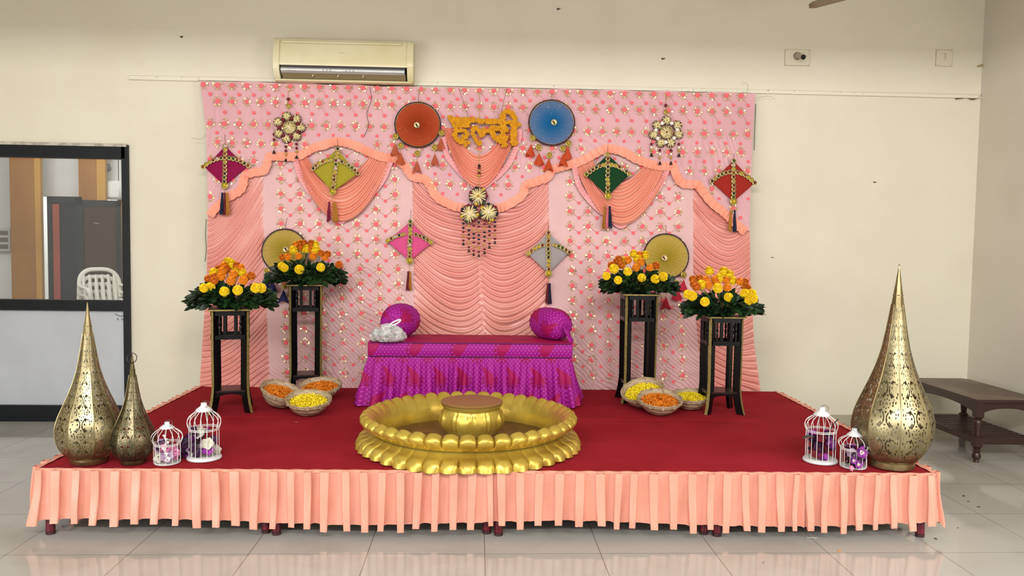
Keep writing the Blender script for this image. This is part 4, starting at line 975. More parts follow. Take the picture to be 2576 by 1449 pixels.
# carrier bag
bl = oz(975, 862, ZT); bag = thing('plastic_bag', 'knotted clear carrier bag of petals at the left front bench corner', 'bag', bl)
t = MT('bag contents', '#8c9382', .5); n = t.voro(38, out=1); nx_ = t.node('ShaderNodeSeparateColor'); t.nt.links.new(n.k, nx_.inputs[0]); r = X(nx_.outputs[0])
t.color(t.mix(smooth(.55, .75, r), t.mix(smooth(.2, .4, r), '#5d6152', '#a4ab97'), '#c58fa4')); t.bump(t.noise(60, 3), .8, .02); m_cont = t.m
t = MT('thin film', '#eceeec', .18, spec=.7); t.sheer(smooth(.3, .7, t.noise(30, 3))*.4+.36); m_film = t.m
def lump(c, r, seed, amp, sc=(1, 1, 1), n=40, k=26, fl=True):
    t_ = np.linspace(.03, PI-.03, k)[:, None]; a = np.linspace(0, TAU, n, endpoint=False)[None]; X0 = np.stack([np.sin(t_)*np.cos(a), np.sin(t_)*np.sin(a), -np.cos(t_)+0*a], -1)
    rr = 1+amp*(vnoise(X0[..., 0]*4+X0[..., 2]*3, X0[..., 1]*4+9, seed)-.5)+amp*.6*(vnoise(X0[..., 0]*11, X0[..., 2]*11+X0[..., 1]*7, seed+1)-.5)
    Q = X0*rr[..., None]*r*np.array(sc); Q[..., 2] = np.maximum(Q[..., 2], -r*sc[2]*.62) if fl else Q[..., 2]; return Q+np.asarray(c)
bc = bl+np.array([0, .02, .052]); MB().grid(lump(bc, .105, 3, .3, (1., .62, .62)), cv=True).build('petal_contents', m_cont, bag, angle=180)
MB().grid(lump(bc+(.004, -.004, .004), .118, 3, .3, (1.03, .68, .66)), cv=True).build('film', m_film, bag, angle=50)
tp = bc+np.array([.0, -.01, .065]); b = MB().tube([tp-(.03, 0, .02), tp, tp+(.02, 0, .012)], [.03, .014, .012], 9)
an = np.linspace(0, TAU, 20, endpoint=False); b.tube([tp+np.array([.055+.04*math.cos(a), -.01, .032+.02*math.cos(a)+.012*math.sin(a)]) for a in an], .006, 6, closed=True, flat=.6)
b.build('handle_knot', plain('white film', '#e4e2e2', .3), bag)

# ------------------------------------------------------------------ golden lotus tub and the stool inside it
t = MT('gold paint', '#d2b654', .34, metal=.62, spec=.6); n = t.noise(5, 5); t.color(t.mix(smooth(.35, .75, n), '#d6bb52', '#b8973a')); t.set('Roughness', smooth(.2, .8, t.noise(14, 3))*.18+.24); t.bump(t.noise(28, 4), .25, .006); m_gold = t.m
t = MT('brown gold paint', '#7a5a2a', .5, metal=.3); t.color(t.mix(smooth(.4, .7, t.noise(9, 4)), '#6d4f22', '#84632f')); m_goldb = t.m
UC = np.array([-.17, -2.15, HS]); NP = 42; tub = thing('lotus_tub', 'large round golden lotus petal tub at the front centre of the stage', 'tub', UC)
nth = NP*16; th_ = np.arange(nth)*TAU/nth; uu = ((th_*NP/TAU) % 1)*2-1; wig = .012*np.sin(th_*5+1)
def ring(r, z): return np.stack([UC[0]+r*np.cos(th_), UC[1]+r*np.sin(th_), UC[2]+z+0*th_], 1)
dome = np.sqrt(np.clip(1-np.abs(uu)**2.2, 0, 1)); gro = np.exp(-((1-np.abs(uu))/.09)**2)
G = []
for t_ in np.linspace(0, 1, 15):                                       # lower ring of petals, tips outward
    tip = np.clip((1-t_)*2.2, 0, 1); r = .555+.135*(1-t_)**.8-(.03*np.abs(uu)**2.4)*(t_ < .25)*(1-t_*4)
    z = .012+.098*t_**1.25+(.024*dome*math.sin(PI*min(1, t_*1.25+.12))**1.2)-.012*gro*(1-t_)*(t_ > .02)
    if t_ == 0: z = z*0+.006
    G.append(ring(r+.012*dome*math.sin(PI*t_), z+.004*np.sin(th_*7)*(1-t_)))
MB().grid([ring(.56, .0)]+G+[ring(.55, .112)], cv=True).build('lower_petals', m_gold, tub, angle=70)
G = []
for t_ in np.linspace(0, 1, 16):
    zr = .1+.098*t_; r = .56+.085*math.sin(PI*(.12+.62*t_))**1.1-.012*(t_ > .9)
    k = sstep(.1, .5, t_); G.append(ring(r+.022*dome*k*(1-.35*t_)-.012*gro*k, zr-(.016*np.abs(uu)**2.6)*sstep(.55, 1, t_)+.008*dome*k))
top = G[-1]
inn = [ring(.615-.004*dome, .2-(.016*np.abs(uu)**2.6)), ring(.596, .19-(.012*np.abs(uu)**2.6)), ring(.57, .165), ring(.543, .1), ring(.54, .025)]
MB().grid(G+inn, cv=True).build('upper_petals', m_gold, tub, angle=70)
b = MB(); b.tube(ring(.557+.004*np.sin(th_*23), .106+.002*np.sin(th_*31))[::4], .009, 6, closed=True); b.build('seam_band', m_gold, tub)
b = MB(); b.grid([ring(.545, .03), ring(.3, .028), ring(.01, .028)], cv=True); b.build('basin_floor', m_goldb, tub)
sc = np.array([-.155, -2.12, HS+.0285]); stool = thing('stool', 'round golden pedestal stool standing inside the lotus tub', 'stool', sc)
n = 12*14; a = np.arange(n)*TAU/n; u2 = ((a*12/TAU) % 1)*2-1; d2 = np.sqrt(np.clip(1-u2**2, 0, 1)); G = []
for t_, r, z in ((0, .11, .0), (.05, .135, .008), (.15, .172, .03), (.3, .192, .058), (.45, .197, .08), (.6, .192, .105), (.75, .18, .128), (.85, .172, .142), (.92, .176, .152), (.97, .187, .162), (1, .187, .17)):
    k = math.sin(PI*min(1, max(0, (t_-.12)/.75)))**.7 if .12 < t_ < .87 else 0
    edge_ = np.exp(-((np.abs(u2)-.72)/.13)**2)*k*.006-np.exp(-((np.abs(u2)-1)/.12)**2)*k*.006; arch = (np.exp(-((t_-.8+.1*u2**2)/.06)**2))*.007*(abs(t_-.8) < .15)
    rr = r+edge_+arch; G.append(np.stack([sc[0]+rr*np.cos(a), sc[1]+rr*np.sin(a), np.full(n, sc[2]+.012+z*1.2)], 1))
MB().grid(G, cv=True).build('petal_body', m_gold, stool, angle=60)
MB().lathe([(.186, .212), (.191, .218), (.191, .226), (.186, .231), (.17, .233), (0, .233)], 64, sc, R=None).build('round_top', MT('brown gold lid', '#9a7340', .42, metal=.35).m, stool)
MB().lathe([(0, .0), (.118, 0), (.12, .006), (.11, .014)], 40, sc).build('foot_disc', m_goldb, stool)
t = MT('clear film', '#e8e4d4', .1, spec=.8); t.sheer(.55)
P = []; rg = np.random.default_rng(8)
for i, x in enumerate(np.linspace(-.17, .17, 26)): P.append([sc+np.array([x, -math.sqrt(max(0, .18**2-x*x))*(.5+.5*k)-.015*k, .002+.02*rg.uniform(0, 1)*(k > .2)]) for k in (0.3, .6, 1)])
tag(MB().grid(P).build('film_scrap', t.m, angle=20, fix=False), 'crumpled clear film under the front of the golden stool', 'film')

# ------------------------------------------------------------------ pierced brass lanterns
def brass(name, c1, c2, k1, k2):
    t = MT(name, c1, .34, metal=.88); n = t.noise(4, 3); t.color(t.mix(smooth(.35, .75, n), c1, c2)); t.bump(t.noise(18, 2), .1, .004)
    u, v, _ = t.xyz(t.coord('UV')); au = xabs(u)
    vv = xmod(v*k2, 1.); mv = xabs(vv-.5); band = xabs(mv-.0)
    rad = xsqrt(au*au+mv*mv*2.6); ang = X.op('ARCTAN2', mv*1.6, au)
    pt = (xsin(ang*9.)*.5+.5)*(xsin(rad*31.)*.5+.5) > .56
    d = t.voro(1., t.vec(au*6.2, vv*6.4, 1.7), .85) < .35
    wing = (xabs(xsqrt((au-.38)*(au-.38)+(mv-.5)*(mv-.5)*1.4)-.3) < .035)*(au < .5)
    sm = smooth(.45, .6, rad)
    hole = xmin(pt*(rad < .52)+d*(rad > .52)+wing, 1.)*(au < .86)*(v > .06)*(v < .79)
    t.sheer(hole); return t.m
LP = [(.035, .105), (.045, .118), (.06, .135), (.085, .156), (.125, .176), (.17, .187), (.216, .19), (.26, .182), (.307, .167), (.37, .139), (.43, .113), (.5, .087), (.58, .064), (.68, .046), (.79, .0295), (.845, .0225), (.92, .0115), (.985, .003)]
def lantern(label, p, Ht, mt, mb, rot, ring_=False, N=8):
    th = thing('pierced_lantern', label, 'lantern', p, group='pierced teardrop lanterns'); zz = np.linspace(.035, .8, 56); rr = np.interp(zz, *np.array(LP).T); k = np.ones(3)/3; rr[1:-1] = np.convolve(rr, k, 'valid')
    b = MB(); p = np.asarray(p)
    for f in range(N):
        a0, a1 = rot+TAU*f/N, rot+TAU*(f+1)/N; G = []; UV = []
        for u in np.linspace(0, 1, 7):
            e = np.array([math.cos(a0)*(1-u)+math.cos(a1)*u, math.sin(a0)*(1-u)+math.sin(a1)*u]); e = e*(1+.05*math.sin(PI*u))
            G.append([p+np.array([e[0]*r*Ht, e[1]*r*Ht, z*Ht]) for z, r in zip(zz, rr)]); UV.append([(u*2-1, z) for z in zz])
        b.grid(G, uv=UV)
    b.build('pierced_body', mt, th, angle=24)
    b = MB()
    for f in range(N):
        a = rot+TAU*f/N; b.tube([p+np.array([math.cos(a)*r*Ht*1.004, math.sin(a)*r*Ht*1.004, z*Ht]) for z, r in zip(zz, rr)], .0028, 5)
    b.build('seam_ribs', mb, th)
    b = MB(); tz = np.linspace(.785, .985, 9); tr = np.interp(tz, *np.array(LP).T)*1.04; b.lathe([(r*Ht, z*Ht) for z, r in zip(tz, tr)]+[(.002, .99*Ht)], N, p); b.tube([p+np.array([math.cos(a)*.0235*Ht, math.sin(a)*.0235*Ht, .845*Ht]) for a in np.arange(16)*TAU/16], .002, 5, closed=True)
    b.ball(p+(0, 0, .991*Ht), .004*Ht, 8, 6); b.build('spire', mb, th, angle=24)
    MB().lathe([(.001, .001), (.104*Ht, .001), (.108*Ht, .006), (.108*Ht, .034*Ht), (.1*Ht, .04*Ht), (.001, .041*Ht)], 40, p).build('round_base', mb, th)
    if ring_:
        c = p+np.array([0, -.004, .955*Ht]); MB().tube([c+.026*np.array([math.cos(a), .25*math.sin(a), math.sin(a)]) for a in np.arange(24)*TAU/24], .002, 5, closed=True).build('hanging_ring', plain('dark ring', '#262019', .4, metal=.5), th)
    return th
mb1 = brass('pierced brass', '#9f9370', '#837656', 0, 7.5); mb1b = varied('worn brass', '#a2946d', '#7f704e', 9, .3, metal=.9)
mb2 = brass('pierced dark brass', '#6f674f', '#5d553f', 0, 6.5); mb2b = varied('dark worn brass', '#7c7150', '#645a3d', 9, .32, metal=.9)
g = lambda x, y: oz(x, y, HS+.001)
lantern('tall brass pierced lantern at the left front corner of the stage', g(226, 1162), .885, mb1, mb1b, -PI/2-.2)
lantern('small dark brass pierced lantern with a ring beside the left birdcages', g(336, 1164), .605, mb2, mb2b, -PI/2-.36, True)
lantern('tallest brass pierced lantern, at the right front corner of the stage', g(2241, 1172), 1.15, mb1, mb1b, -PI/2-.30)

# ------------------------------------------------------------------ white birdcages with orchids
m_wire = plain('white painted wire', '#d9d6d2', .4); m_cap = plain('white painted metal', '#d6d8da', .35); m_lf = varied('dark leaf', '#16241a', '#22331f', 20, .45)
m_orc = MT('purple orchid petal', '#7a1d7a', .55); x_ = m_orc.noise(22, 2); m_orc.color(m_orc.mix(smooth(.35, .7, x_), '#5a0f5e', '#a43aa6')); m_orc = m_orc.m
m_orw = varied('white orchid petal', '#d7d3c6', '#b9b6a0', 25, .6); m_orp = varied('pink petal', '#d987b0', '#c4628f', 25, .6); m_orl = varied('lilac petal', '#b79bb4', '#97789a', 25, .6); m_ord = varied('dark purple petal', '#2d0a2e', '#43113f', 30, .6); m_red = varied('red petal', '#7c1520', '#5a0d16', 30, .6)
def petals(parent, c, r, n, mat, rg, name='petal', d=None, w=.55):
    d = unit(rg.normal(0, 1, 3)) if d is None else unit(d); M = align(d); b = MB()
    for k in range(n):
        a = TAU*k/n+rg.uniform(-.2, .2); e = np.array([math.cos(a), math.sin(a), 0]); s_ = np.array([-e[1], e[0], 0]); G = []
        for u in np.linspace(0, 1, 6):
            wd = r*w*math.sin(PI*min(1, .12+u*.85))**.8; z = .25*r*u*u+.1*r*math.sin(u*5+k)
            G.append([(e*u*r+s_*wd*q+np.array([0, 0, z+.12*r*abs(q)])) @ M.T+c for q in (-1, -.5, 0, .5, 1)])
        b.grid(G)
    b.ball(np.asarray(c)+d*r*.1, r*.2, 7, 5); return b.build(name, mat, parent, angle=180, fix=False)
def leaf_blade(b, c, d, L, w, m=0, up=(0, 0, 1), curl=.25):
    d = unit(d); s_ = unit(np.cross(d, up)); n_ = np.cross(s_, d); G = []
    for u in np.linspace(0, 1, 6):
        wd = w*math.sin(PI*(u*.94+.03))**.75; G.append([c+d*L*u+s_*wd*q+n_*(curl*L*(-u*u)+.18*w*abs(q)) for q in (-1, 0, 1)])
    b.grid(G, m)
def cage(label, p, Rc, Rd, hr, hc, Ht, nrib, base, seed):
    rg = np.random.default_rng(seed); p = np.asarray(p); th = thing('birdcage', label, 'birdcage', p, group='white wire birdcages'); zb = .018 if base else .004
    up = MB(); lo = MB()
    for k in range(nrib):
        a = TAU*(k+.3)/nrib; e = np.array([math.cos(a), math.sin(a), 0]); z = lambda q: np.array([0, 0, q])
        lo.tube([p+e*Rc+z(zb), p+e*Rc+z(hr)], .0019, 5)
        up.tube(spline([p+e*Rc+z(hr), p+e*Rd+z(hr+(hc-hr)*.36), p+e*Rd*.88+z(hr+(hc-hr)*.68), p+e*Rc*.52+z(hc)], 14), .0019, 5)
    up.build('dome_wires', m_wire, th); lo.build('side_wires', m_wire, th); an = np.linspace(0, TAU, 32, endpoint=False); b = MB()
    for q, r in ((zb+.003, Rc), (hr-.004, Rc*1.01), (hr+.004, Rc*1.01)): MB().tube([p+np.array([r*math.cos(a), r*math.sin(a), q]) for a in an], .0022, 5, closed=True).build('wire_ring', m_wire, th)
    h = Ht-hc
    MB().lathe([(.0, hc), (Rc*.56, hc), (Rc*.57, hc+h*.12), (Rc*.5, hc+h*.2), (Rc*.49, hc+h*.27), (Rc*.4, hc+h*.36), (Rc*.385, hc+h*.42), (Rc*.25, hc+h*.56), (Rc*.21, hc+h*.7), (Rc*.2, hc+h*.97), (Rc*.17, Ht), (0, Ht)], 28, p).build('stepped_cap', m_cap, th)
    c = p+np.array([.012, -.01, Ht-.006]); MB().tube([c+.022*np.array([math.cos(a), .4*math.sin(a), .75*math.sin(a)]) for a in np.arange(20)*TAU/20], .0014, 5, closed=True).build('carry_ring', plain('wire ring', '#5a5a58', .4, metal=.5), th)
    if base: MB().lathe([(0, .001), (Rc*1.15, .001), (Rc*1.18, .006), (Rc*1.16, .012), (Rc*1.1, .018), (0, .018)], 36, p).build('base_plate', m_cap, th)
    else: MB().lathe([(0, .001), (Rc*.98, .001), (Rc*.98, .004), (0, .004)], 30, p).build('base_plate', m_cap, th)
    return th
def posy(label, p, r, h, mats, n, seed, leaves=6, cat='flowers'):
    rg = np.random.default_rng(seed); p = np.asarray(p); th = thing('artificial_posy', label, cat, p)
    for i in range(n):
        a, q = rg.uniform(0, TAU), r*math.sqrt(rg.uniform(.05, 1)); c = p+np.array([q*math.cos(a), q*math.sin(a), h*rg.uniform(.12, .95)])
        petals(th, c, rg.uniform(.028, .04), 5, mats[i % len(mats)], rg, 'bloom', d=(math.cos(a)*.5, math.sin(a)*.6-.6, .5))
    b = MB()
    for i in range(leaves): a = rg.uniform(0, TAU); leaf_blade(b, p+np.array([0, 0, h*rg.uniform(.1, .6)]), (math.cos(a), math.sin(a), rg.uniform(0, .9)), r*1.0, r*.25)
    b.tube([p+(0, 0, .003), p+(0, 0, h*.8)], .004, 6); b.tube([p+(.1*r, 0, .003), p+(.3*r, .2*r, h*.7)], .003, 6); b.build('leaves', m_lf, th, fix=False); return th
def sprig(parent, c, ex, s_, seed):                                   # white cut metal flowers on the cage front
    rg = np.random.default_rng(seed); b = MB(); ez = np.array([0, 0, 1.]); n_ = np.cross(ex, ez)*-1
    for k in range(3):
        q = c+ex*s_*(-.3+.35*k)+ez*s_*(.9-.85*k*.9)+n_*.002; leaf_dirs = ((.9, .4), (-.8, .5), (.3, -1), (-.2, .9))
        for d in leaf_dirs: leaf_blade(b, q, d[0]*ex+d[1]*ez, s_*.42, s_*.12, up=n_, curl=0.)
    q = c+ex*s_*.0-ez*s_*.95+n_*.003; b.tube([q+s_*.2*(math.cos(a)*ex+math.sin(a)*ez) for a in np.arange(14)*TAU/14], s_*.06, 5, closed=True); b.ball(q, s_*.1, 6, 5)
    b.tube([c+ez*s_, c, q], s_*.03, 5); b.build('metal_sprig', m_wire, parent, fix=False)
pc = g(421, 1164); c1 = cage('small white birdcage with cut metal flowers beside the small lantern', pc, .068, .081, .108, .193, .227, 13, False, 1); sprig(c1, pc+np.array([.018, -.068, .06]), np.array([1., .1, 0]), .034, 2); sprig(c1, pc+np.array([.022, -.078, .145]), np.array([1., .3, 0]), .024, 3)
posy('pink and lilac artificial flowers inside the small left birdcage', pc+(0, 0, .006), .05, .12, [m_orp, m_orl, m_orp, m_orw, m_ord], 15, 21, 9)
pc = g(514, 1153); cage('large white birdcage with a base plate, right of the small left cage', pc, .08, .09, .17, .27, .316, 16, True, 2)
posy('white and purple artificial orchids inside the large left birdcage', pc+(0, 0, .02), .06, .16, [m_ord, m_orw, m_orc, m_ord, m_orl, m_ord, m_orw], 24, 22, 10)
pc = g(466, 1150)+np.array([.0, .04, 0]); posy('purple artificial orchid bunch with leaves lying between the two left birdcages', pc, .045, .11, [m_ord, m_orc, m_ord], 13, 23, 12)
pc = g(2063, 1160); cage('large white birdcage with a base plate near the right lantern', pc, .082, .091, .18, .268, .316, 16, True, 3)
posy('dark purple and red artificial flowers inside the large right birdcage', pc+(0, 0, .02), .062, .15, [m_ord, m_red, m_ord, m_orc, m_ord], 24, 24, 11)
b = MB(); q = pc+np.array([-.05, -.05, .15]); leaf_blade(b, q, (-.9, -.3, .45), .09, .02, curl=.5); leaf_blade(b, pc+np.array([.02, -.05, .16]), (.2, -.1, 1), .11, .024)
tag(b.build('loose_leaf', m_lf, fix=False), 'long dark leaf poking out of the large right birdcage', 'leaf')
pc = g(2146, 1174); c4 = cage('small white birdcage with purple orchids tucked against the right lantern', pc, .07, .083, .107, .178, .22, 13, False, 4); sprig(c4, pc+np.array([.055, -.055, .15]), np.array([.8, .6, 0]), .03, 5)
posy('dark purple artificial flowers inside the small right birdcage', pc+(0, 0, .006), .05, .11, [m_ord, m_orc, m_ord, m_orl], 16, 25, 9)
rg = np.random.default_rng(3)
for (x, y), r, mts, lab in (((2166, 1138), .036, m_orc, 'large purple orchid bloom hanging on the front of the small right cage'), ((2146, 1158), .022, m_orc, 'small purple orchid bloom low on the small right cage'), ((2158, 1168), .024, m_orc, 'purple and white orchid bloom near the foot of the small right cage'), ((2141, 1178), .017, m_orp, 'tiny pink orchid bud at the foot of the small right cage')):
    c = oy(x, y, pc[1]-.088); o = thing('orchid_bloom', lab, 'flower', c, group='loose orchid blooms'); petals(o, c, r, 5, mts, rg, 'petals', d=(.1, -1, .3), w=.5); petals(o, c+(0, -.006, 0), r*.42, 3, m_orw, rg, 'lip', d=(.1, -1, .2))

# ------------------------------------------------------------------ black plant stands with gilded edges
m_blk = MT('black lacquer', '#060606', .32, spec=.3); m_blk.bump(m_blk.noise(40, 3), .1, .003); m_blk = m_blk.m
m_gild = varied('aged gold edge', '#9a8a4e', '#77683a', 60, .5, metal=.35); m_sh = plain('dark brown shelf', '#2b1d1d', .3)
def stand(label, c, Hs, rot, seed):
    t = thing('plant_stand', label, 'plant stand', (c[0], c[1], HS), rot, 'black plant stands with gold edges'); a = .118; O = (0, 0, 0)
    zg = Hs-.20; b = MB(); b.box((0, 0, Hs-.008), (.285, .285, .016), bev=.005); tp = b.build('top_board', m_blk, t, origin=O)
    b = MB(); e = .1435
    for sx in (-1, 1): b.box((sx*e, 0, Hs-.008), (.004, .29, .011)); b.box((0, sx*e, Hs-.008), (.29, .004, .011))
    b.build('gilded_edge', m_gild, tp, origin=O, smooth=False)
    for sx in (-1, 1):
        for sy in (-1, 1):
            d = np.array([sx, sy, 0])/math.sqrt(2); s_ = np.array([-d[1], d[0], 0]); P = []; Q = []
            for z in np.r_[np.linspace(0.001, .2, 9), Hs*.6, Hs-.016]:
                sp = .035*max(0, 1-z/.2)**2-.004*math.exp(-((z-.24)/.08)**2); r = a*math.sqrt(2)+sp-.02; w0, w1 = .036, .012
                c_ = np.array([0, 0, z]); P.append([c_+d*(r+w0*.55)+s_*w1, c_+d*(r+w0*.55)-s_*w1, c_+d*(r-w0)-s_*w1, c_+d*(r-w0)+s_*w1]); o_ = d*(r+w0*.55+.0015)
                Q.append([c_+o_+s_*w1*.98, c_+o_-s_*w1*.98])
            b = MB().grid(P, cv=True); b.f += [(0, 1, 2, 3), tuple(len(b.v[0])-4+i for i in range(4))]; b.m += [0, 0]
            lg = b.build('leg', m_blk, t, origin=O, angle=35); MB().grid(Q).build('gilded_edge', m_gild, lg, origin=O, fix=False)
    for k in range(4):
        R = rotm('Z', k*PI/2); y = -a-.004
        for z in (zg, Hs-.032): MB().box(R @ (0, y, z), (.2, .018, .03), R=R).build('rail', m_blk, t, origin=O, smooth=False)
        for x in (-.036, .036): MB().box(R @ (x, y, (zg+Hs)/2), (.02, .012, .19), R=R).build('slat', m_blk, t, origin=O, smooth=False)
        for x in (-.07, .07):
            z0, z1 = zg+.015, Hs-.047; L = z1-z0
            MB().lathe([(.006, z0), (.008, z0+.08*L), (.005, z0+.14*L), (.0085, z0+.3*L), (.0095, z0+.42*L), (.005, z0+.5*L), (.0095, z0+.58*L), (.0085, z0+.7*L), (.005, z0+.86*L), (.008, z0+.92*L), (.006, z1)], 10, R @ (x, y, 0)).build('spindle', m_blk, t, origin=O)
        b = MB(); G = []
        for x in np.linspace(-.1, .1, 9): G.append([R @ (x, y+.01, .148), R @ (x, y+.01, .148-.012-.028*abs(x/.1)**2.5)])
        b.grid(G); b.build('apron', m_blk, t, origin=O, fix=False)
    MB().box((0, 0, .155), (.232, .232, .014), bev=.003).build('lower_shelf', m_sh, t, origin=O)
    return t
S1 = (-1.895, -1.225); S2 = (-1.505, -.55); S3 = (1.145, -.78); S4 = (1.69, -1.17); H1, H2, H3, H4 = .742, .885, .855, .722
stand('shorter black plant stand at the left, beside the left basket', S1, H1, .27, 1)
stand('taller black plant stand at the back left, behind the flower baskets', S2, H2, .2, 2)
stand('taller black plant stand at the back right, behind the petal baskets', S3, H3, -.0, 3)
stand('shorter black plant stand at the right, beside the yellow basket', S4, H4, .0, 4)

# marigold arrangements
m_leaf = MT('glossy green leaf', '#1d3a1a', .4, spec=.35); n = m_leaf.noise(14, 2); m_leaf.color(m_leaf.mix(smooth(.35, .7, n), '#0e1e0e', '#22401b')); m_leaf = m_leaf.m
m_stem = plain('pale green stem', '#5d7a3a', .6)
def bloom_mesh(name, m, seed):
    rg = np.random.default_rng(seed); b = MB()
    b.ball((0, 0, .05), (.78, .78, .68), 12, 8)
    for L, (n, r, z, tl) in enumerate(((14, .8, -.5, -.5), (15, 1., -.2, .1), (15, 1., .1, .5), (14, .9, .38, .85), (11, .68, .6, 1.1), (7, .4, .76, 1.35))):
        for k in range(n):
            a = TAU*(k+.5*L)/n+rg.uniform(-.12, .12); e = np.array([math.cos(a), math.sin(a), 0]); s_ = np.array([-e[1], e[0], 0]); w = .3*rg.uniform(.7, 1.25); G = []
            for u in (.2, .6, 1.):
                rr = r*u*rg.uniform(.95, 1.05); zz = z*(.4+.6*u)+.22*math.sin(tl)*u*u
                G.append([e*rr*math.cos(tl*.5)+s_*w*q*(.5+.5*u)+np.array([0, 0, zz+.1*abs(q)+rg.normal(0, .07)]) for q in (-1, 0, 1)])
            b.grid(G)
    return b.mesh(name, m, angle=180, fix=False)
m_yel = varied('yellow marigold', '#f8da14', '#eac50e', 30, .7); m_org = varied('orange marigold', '#f29a16', '#e08410', 30, .7); m_dor = varied('deep orange marigold', '#dc7a0e', '#c2640a', 30, .7)
BM = {'y': bloom_mesh('marigold_bloom', m_yel, 1), 'o': bloom_mesh('marigold_bloom', m_org, 2), 'd': bloom_mesh('marigold_bloom', m_dor, 3)}
def arrangement(label, c, z0, blooms, seed, wpx, hl=.12):
    rg = np.random.default_rng(seed); o = np.array([c[0], c[1], z0]); t = thing('flower_arrangement', label, 'flowers', o, group='marigold arrangements on the plant stands'); st_b = MB()
    ys = [p[1] for p in blooms]; y0, y1 = min(ys), max(ys); core = o+np.array([0, 0, .03])
    for x, y, k in blooms:
        f = (y-y0)/(y1-y0+1e-6); dep = c[1]+.07-.24*f+rg.uniform(-.025, .025); p = oy(x, y, dep); r = rg.uniform(.029, .035)*(1.05 if k == 'y' else .93)
        d = unit((p-core)*np.array([.8, 1, 1])+np.array([0, -.2, .06])); q = Vector(d).to_track_quat('Z', 'Y').to_euler()
        link('marigold_bloom', BM[k], t, loc=tuple(p-o), scale=(r, r, r), rot=q); mid = (p+core)/2+rg.normal(0, .01, 3); st_b.tube([core, mid, p-d*r*.3], [.0025, .0022, .002], 4)
    st_b.build('stems', m_stem, t)
    b = MB(); W_ = wpx
    for i in range(640):
        a = rg.uniform(0, TAU); q = math.sqrt(rg.uniform(.05, 1)); el = rg.uniform(-.25, .8)
        if i < 260: el = rg.uniform(-.35, .15); q = rg.uniform(.75, 1)
        dx = math.cos(a)*q*W_*math.cos(max(0, el)); dy = math.sin(a)*q*W_*.62*math.cos(max(0, el)); dz = .055+hl*math.sin(el)*(1.1-.4*q)+rg.uniform(-.02, .02)
        if dy > .2: dy = .2
        p = o+np.array([dx, dy, max(.004 if abs(dx) < .14 and abs(dy) < .14 else -.07, dz)]); d = unit((dx*1.2, dy*1.2-.03, rg.uniform(-.12, .14)+.12*el)); L = rg.uniform(.042, .07)
        if p[2]+d[2]*L < z0+.004 and abs(p[0]-o[0]) < .16 and abs(p[1]-o[1]) < .16: continue
        leaf_blade(b, p, d, L, L*.3, up=unit((dx*2.2+rg.normal(0, .4), dy*2.2-.45+rg.normal(0, .4), .55+rg.normal(0, .2))), curl=rg.uniform(0, .4))
    for i in range(34):
        a = rg.uniform(0, TAU); e = np.array([math.cos(a)*W_*.9, math.sin(a)*W_*.55, rg.uniform(-.03, .1)]); e[1] = min(e[1], .2); b.tube([core, core+e*.5+(0, 0, .035), core+e], [.003, .0025, .0018], 4)
    b.lathe([(0, .001), (.07, .001), (.085, .02), (.075, .05), (0, .055)], 16, o); b.build('foliage', m_leaf, t, angle=180, fix=False)
    return t
def zm(sc_, ox, yy, Y, O, D=()):
    f = lambda L, k: [(x/sc_+ox, y/sc_+yy, k) for x, y in L]
    return f(Y, 'y')+f(O, 'o')+f(D, 'd')
arrangement('marigold arrangement on the shorter left stand, pyramid of yellow and orange', S1, HS+H1, zm(2.787, 440, 540, [(385, 340), (400, 352), (370, 335), (205, 515), (250, 508), (347, 540), (440, 530), (565, 515), (605, 515), (277, 410), (470, 408), (440, 400)], [(333, 400), (325, 435), (410, 422), (395, 465), (480, 462), (500, 440), (462, 375), (345, 362)], [(280, 440), (235, 452), (435, 360), (535, 430), (310, 385), (275, 465), (360, 385)]), 1, .285, .13)
arrangement('marigold arrangement on the taller left stand, in front of the gold fan', S2, HS+H2, zm(2.787, 440, 540, [(985, 213), (750, 362), (768, 375), (872, 385), (1022, 370), (905, 237), (990, 250), (830, 250), (930, 240)], [(850, 215), (875, 205), (955, 248), (868, 292), (790, 295), (970, 292), (1050, 300)], [(905, 205), (957, 205), (755, 300), (1025, 272), (1070, 278), (1150, 350), (880, 230)]), 2, .29, .13)
arrangement('marigold arrangement on the taller right stand, in front of the gold fan', S3, HS+H3, zm(2.898, 1460, 560, [(388, 230), (470, 238), (415, 268), (325, 280), (245, 338), (345, 360), (275, 420), (447, 403), (545, 412), (603, 395), (190, 390)], [(430, 238), (347, 275), (440, 290), (405, 330), (505, 330)], [(280, 270), (550, 315), (228, 312), (300, 312), (265, 285)]), 3, .275, .12)
arrangement('marigold arrangement on the shorter right stand, one yellow bloom standing high', S4, HS+H4, zm(2.898, 1460, 560, [(940, 355), (1000, 478), (1075, 375), (1045, 360), (1085, 385), (1010, 408), (885, 452), (1080, 545), (907, 578), (815, 535), (785, 525), (1200, 520), (1248, 520), (1228, 568), (1260, 555), (1110, 425)], [(915, 420), (935, 458), (980, 420), (1063, 420), (1070, 475), (1160, 432), (985, 435)], [(820, 415), (870, 410), (845, 468), (830, 450), (1200, 435), (1205, 475), (1215, 480)]), 4, .265, .12)

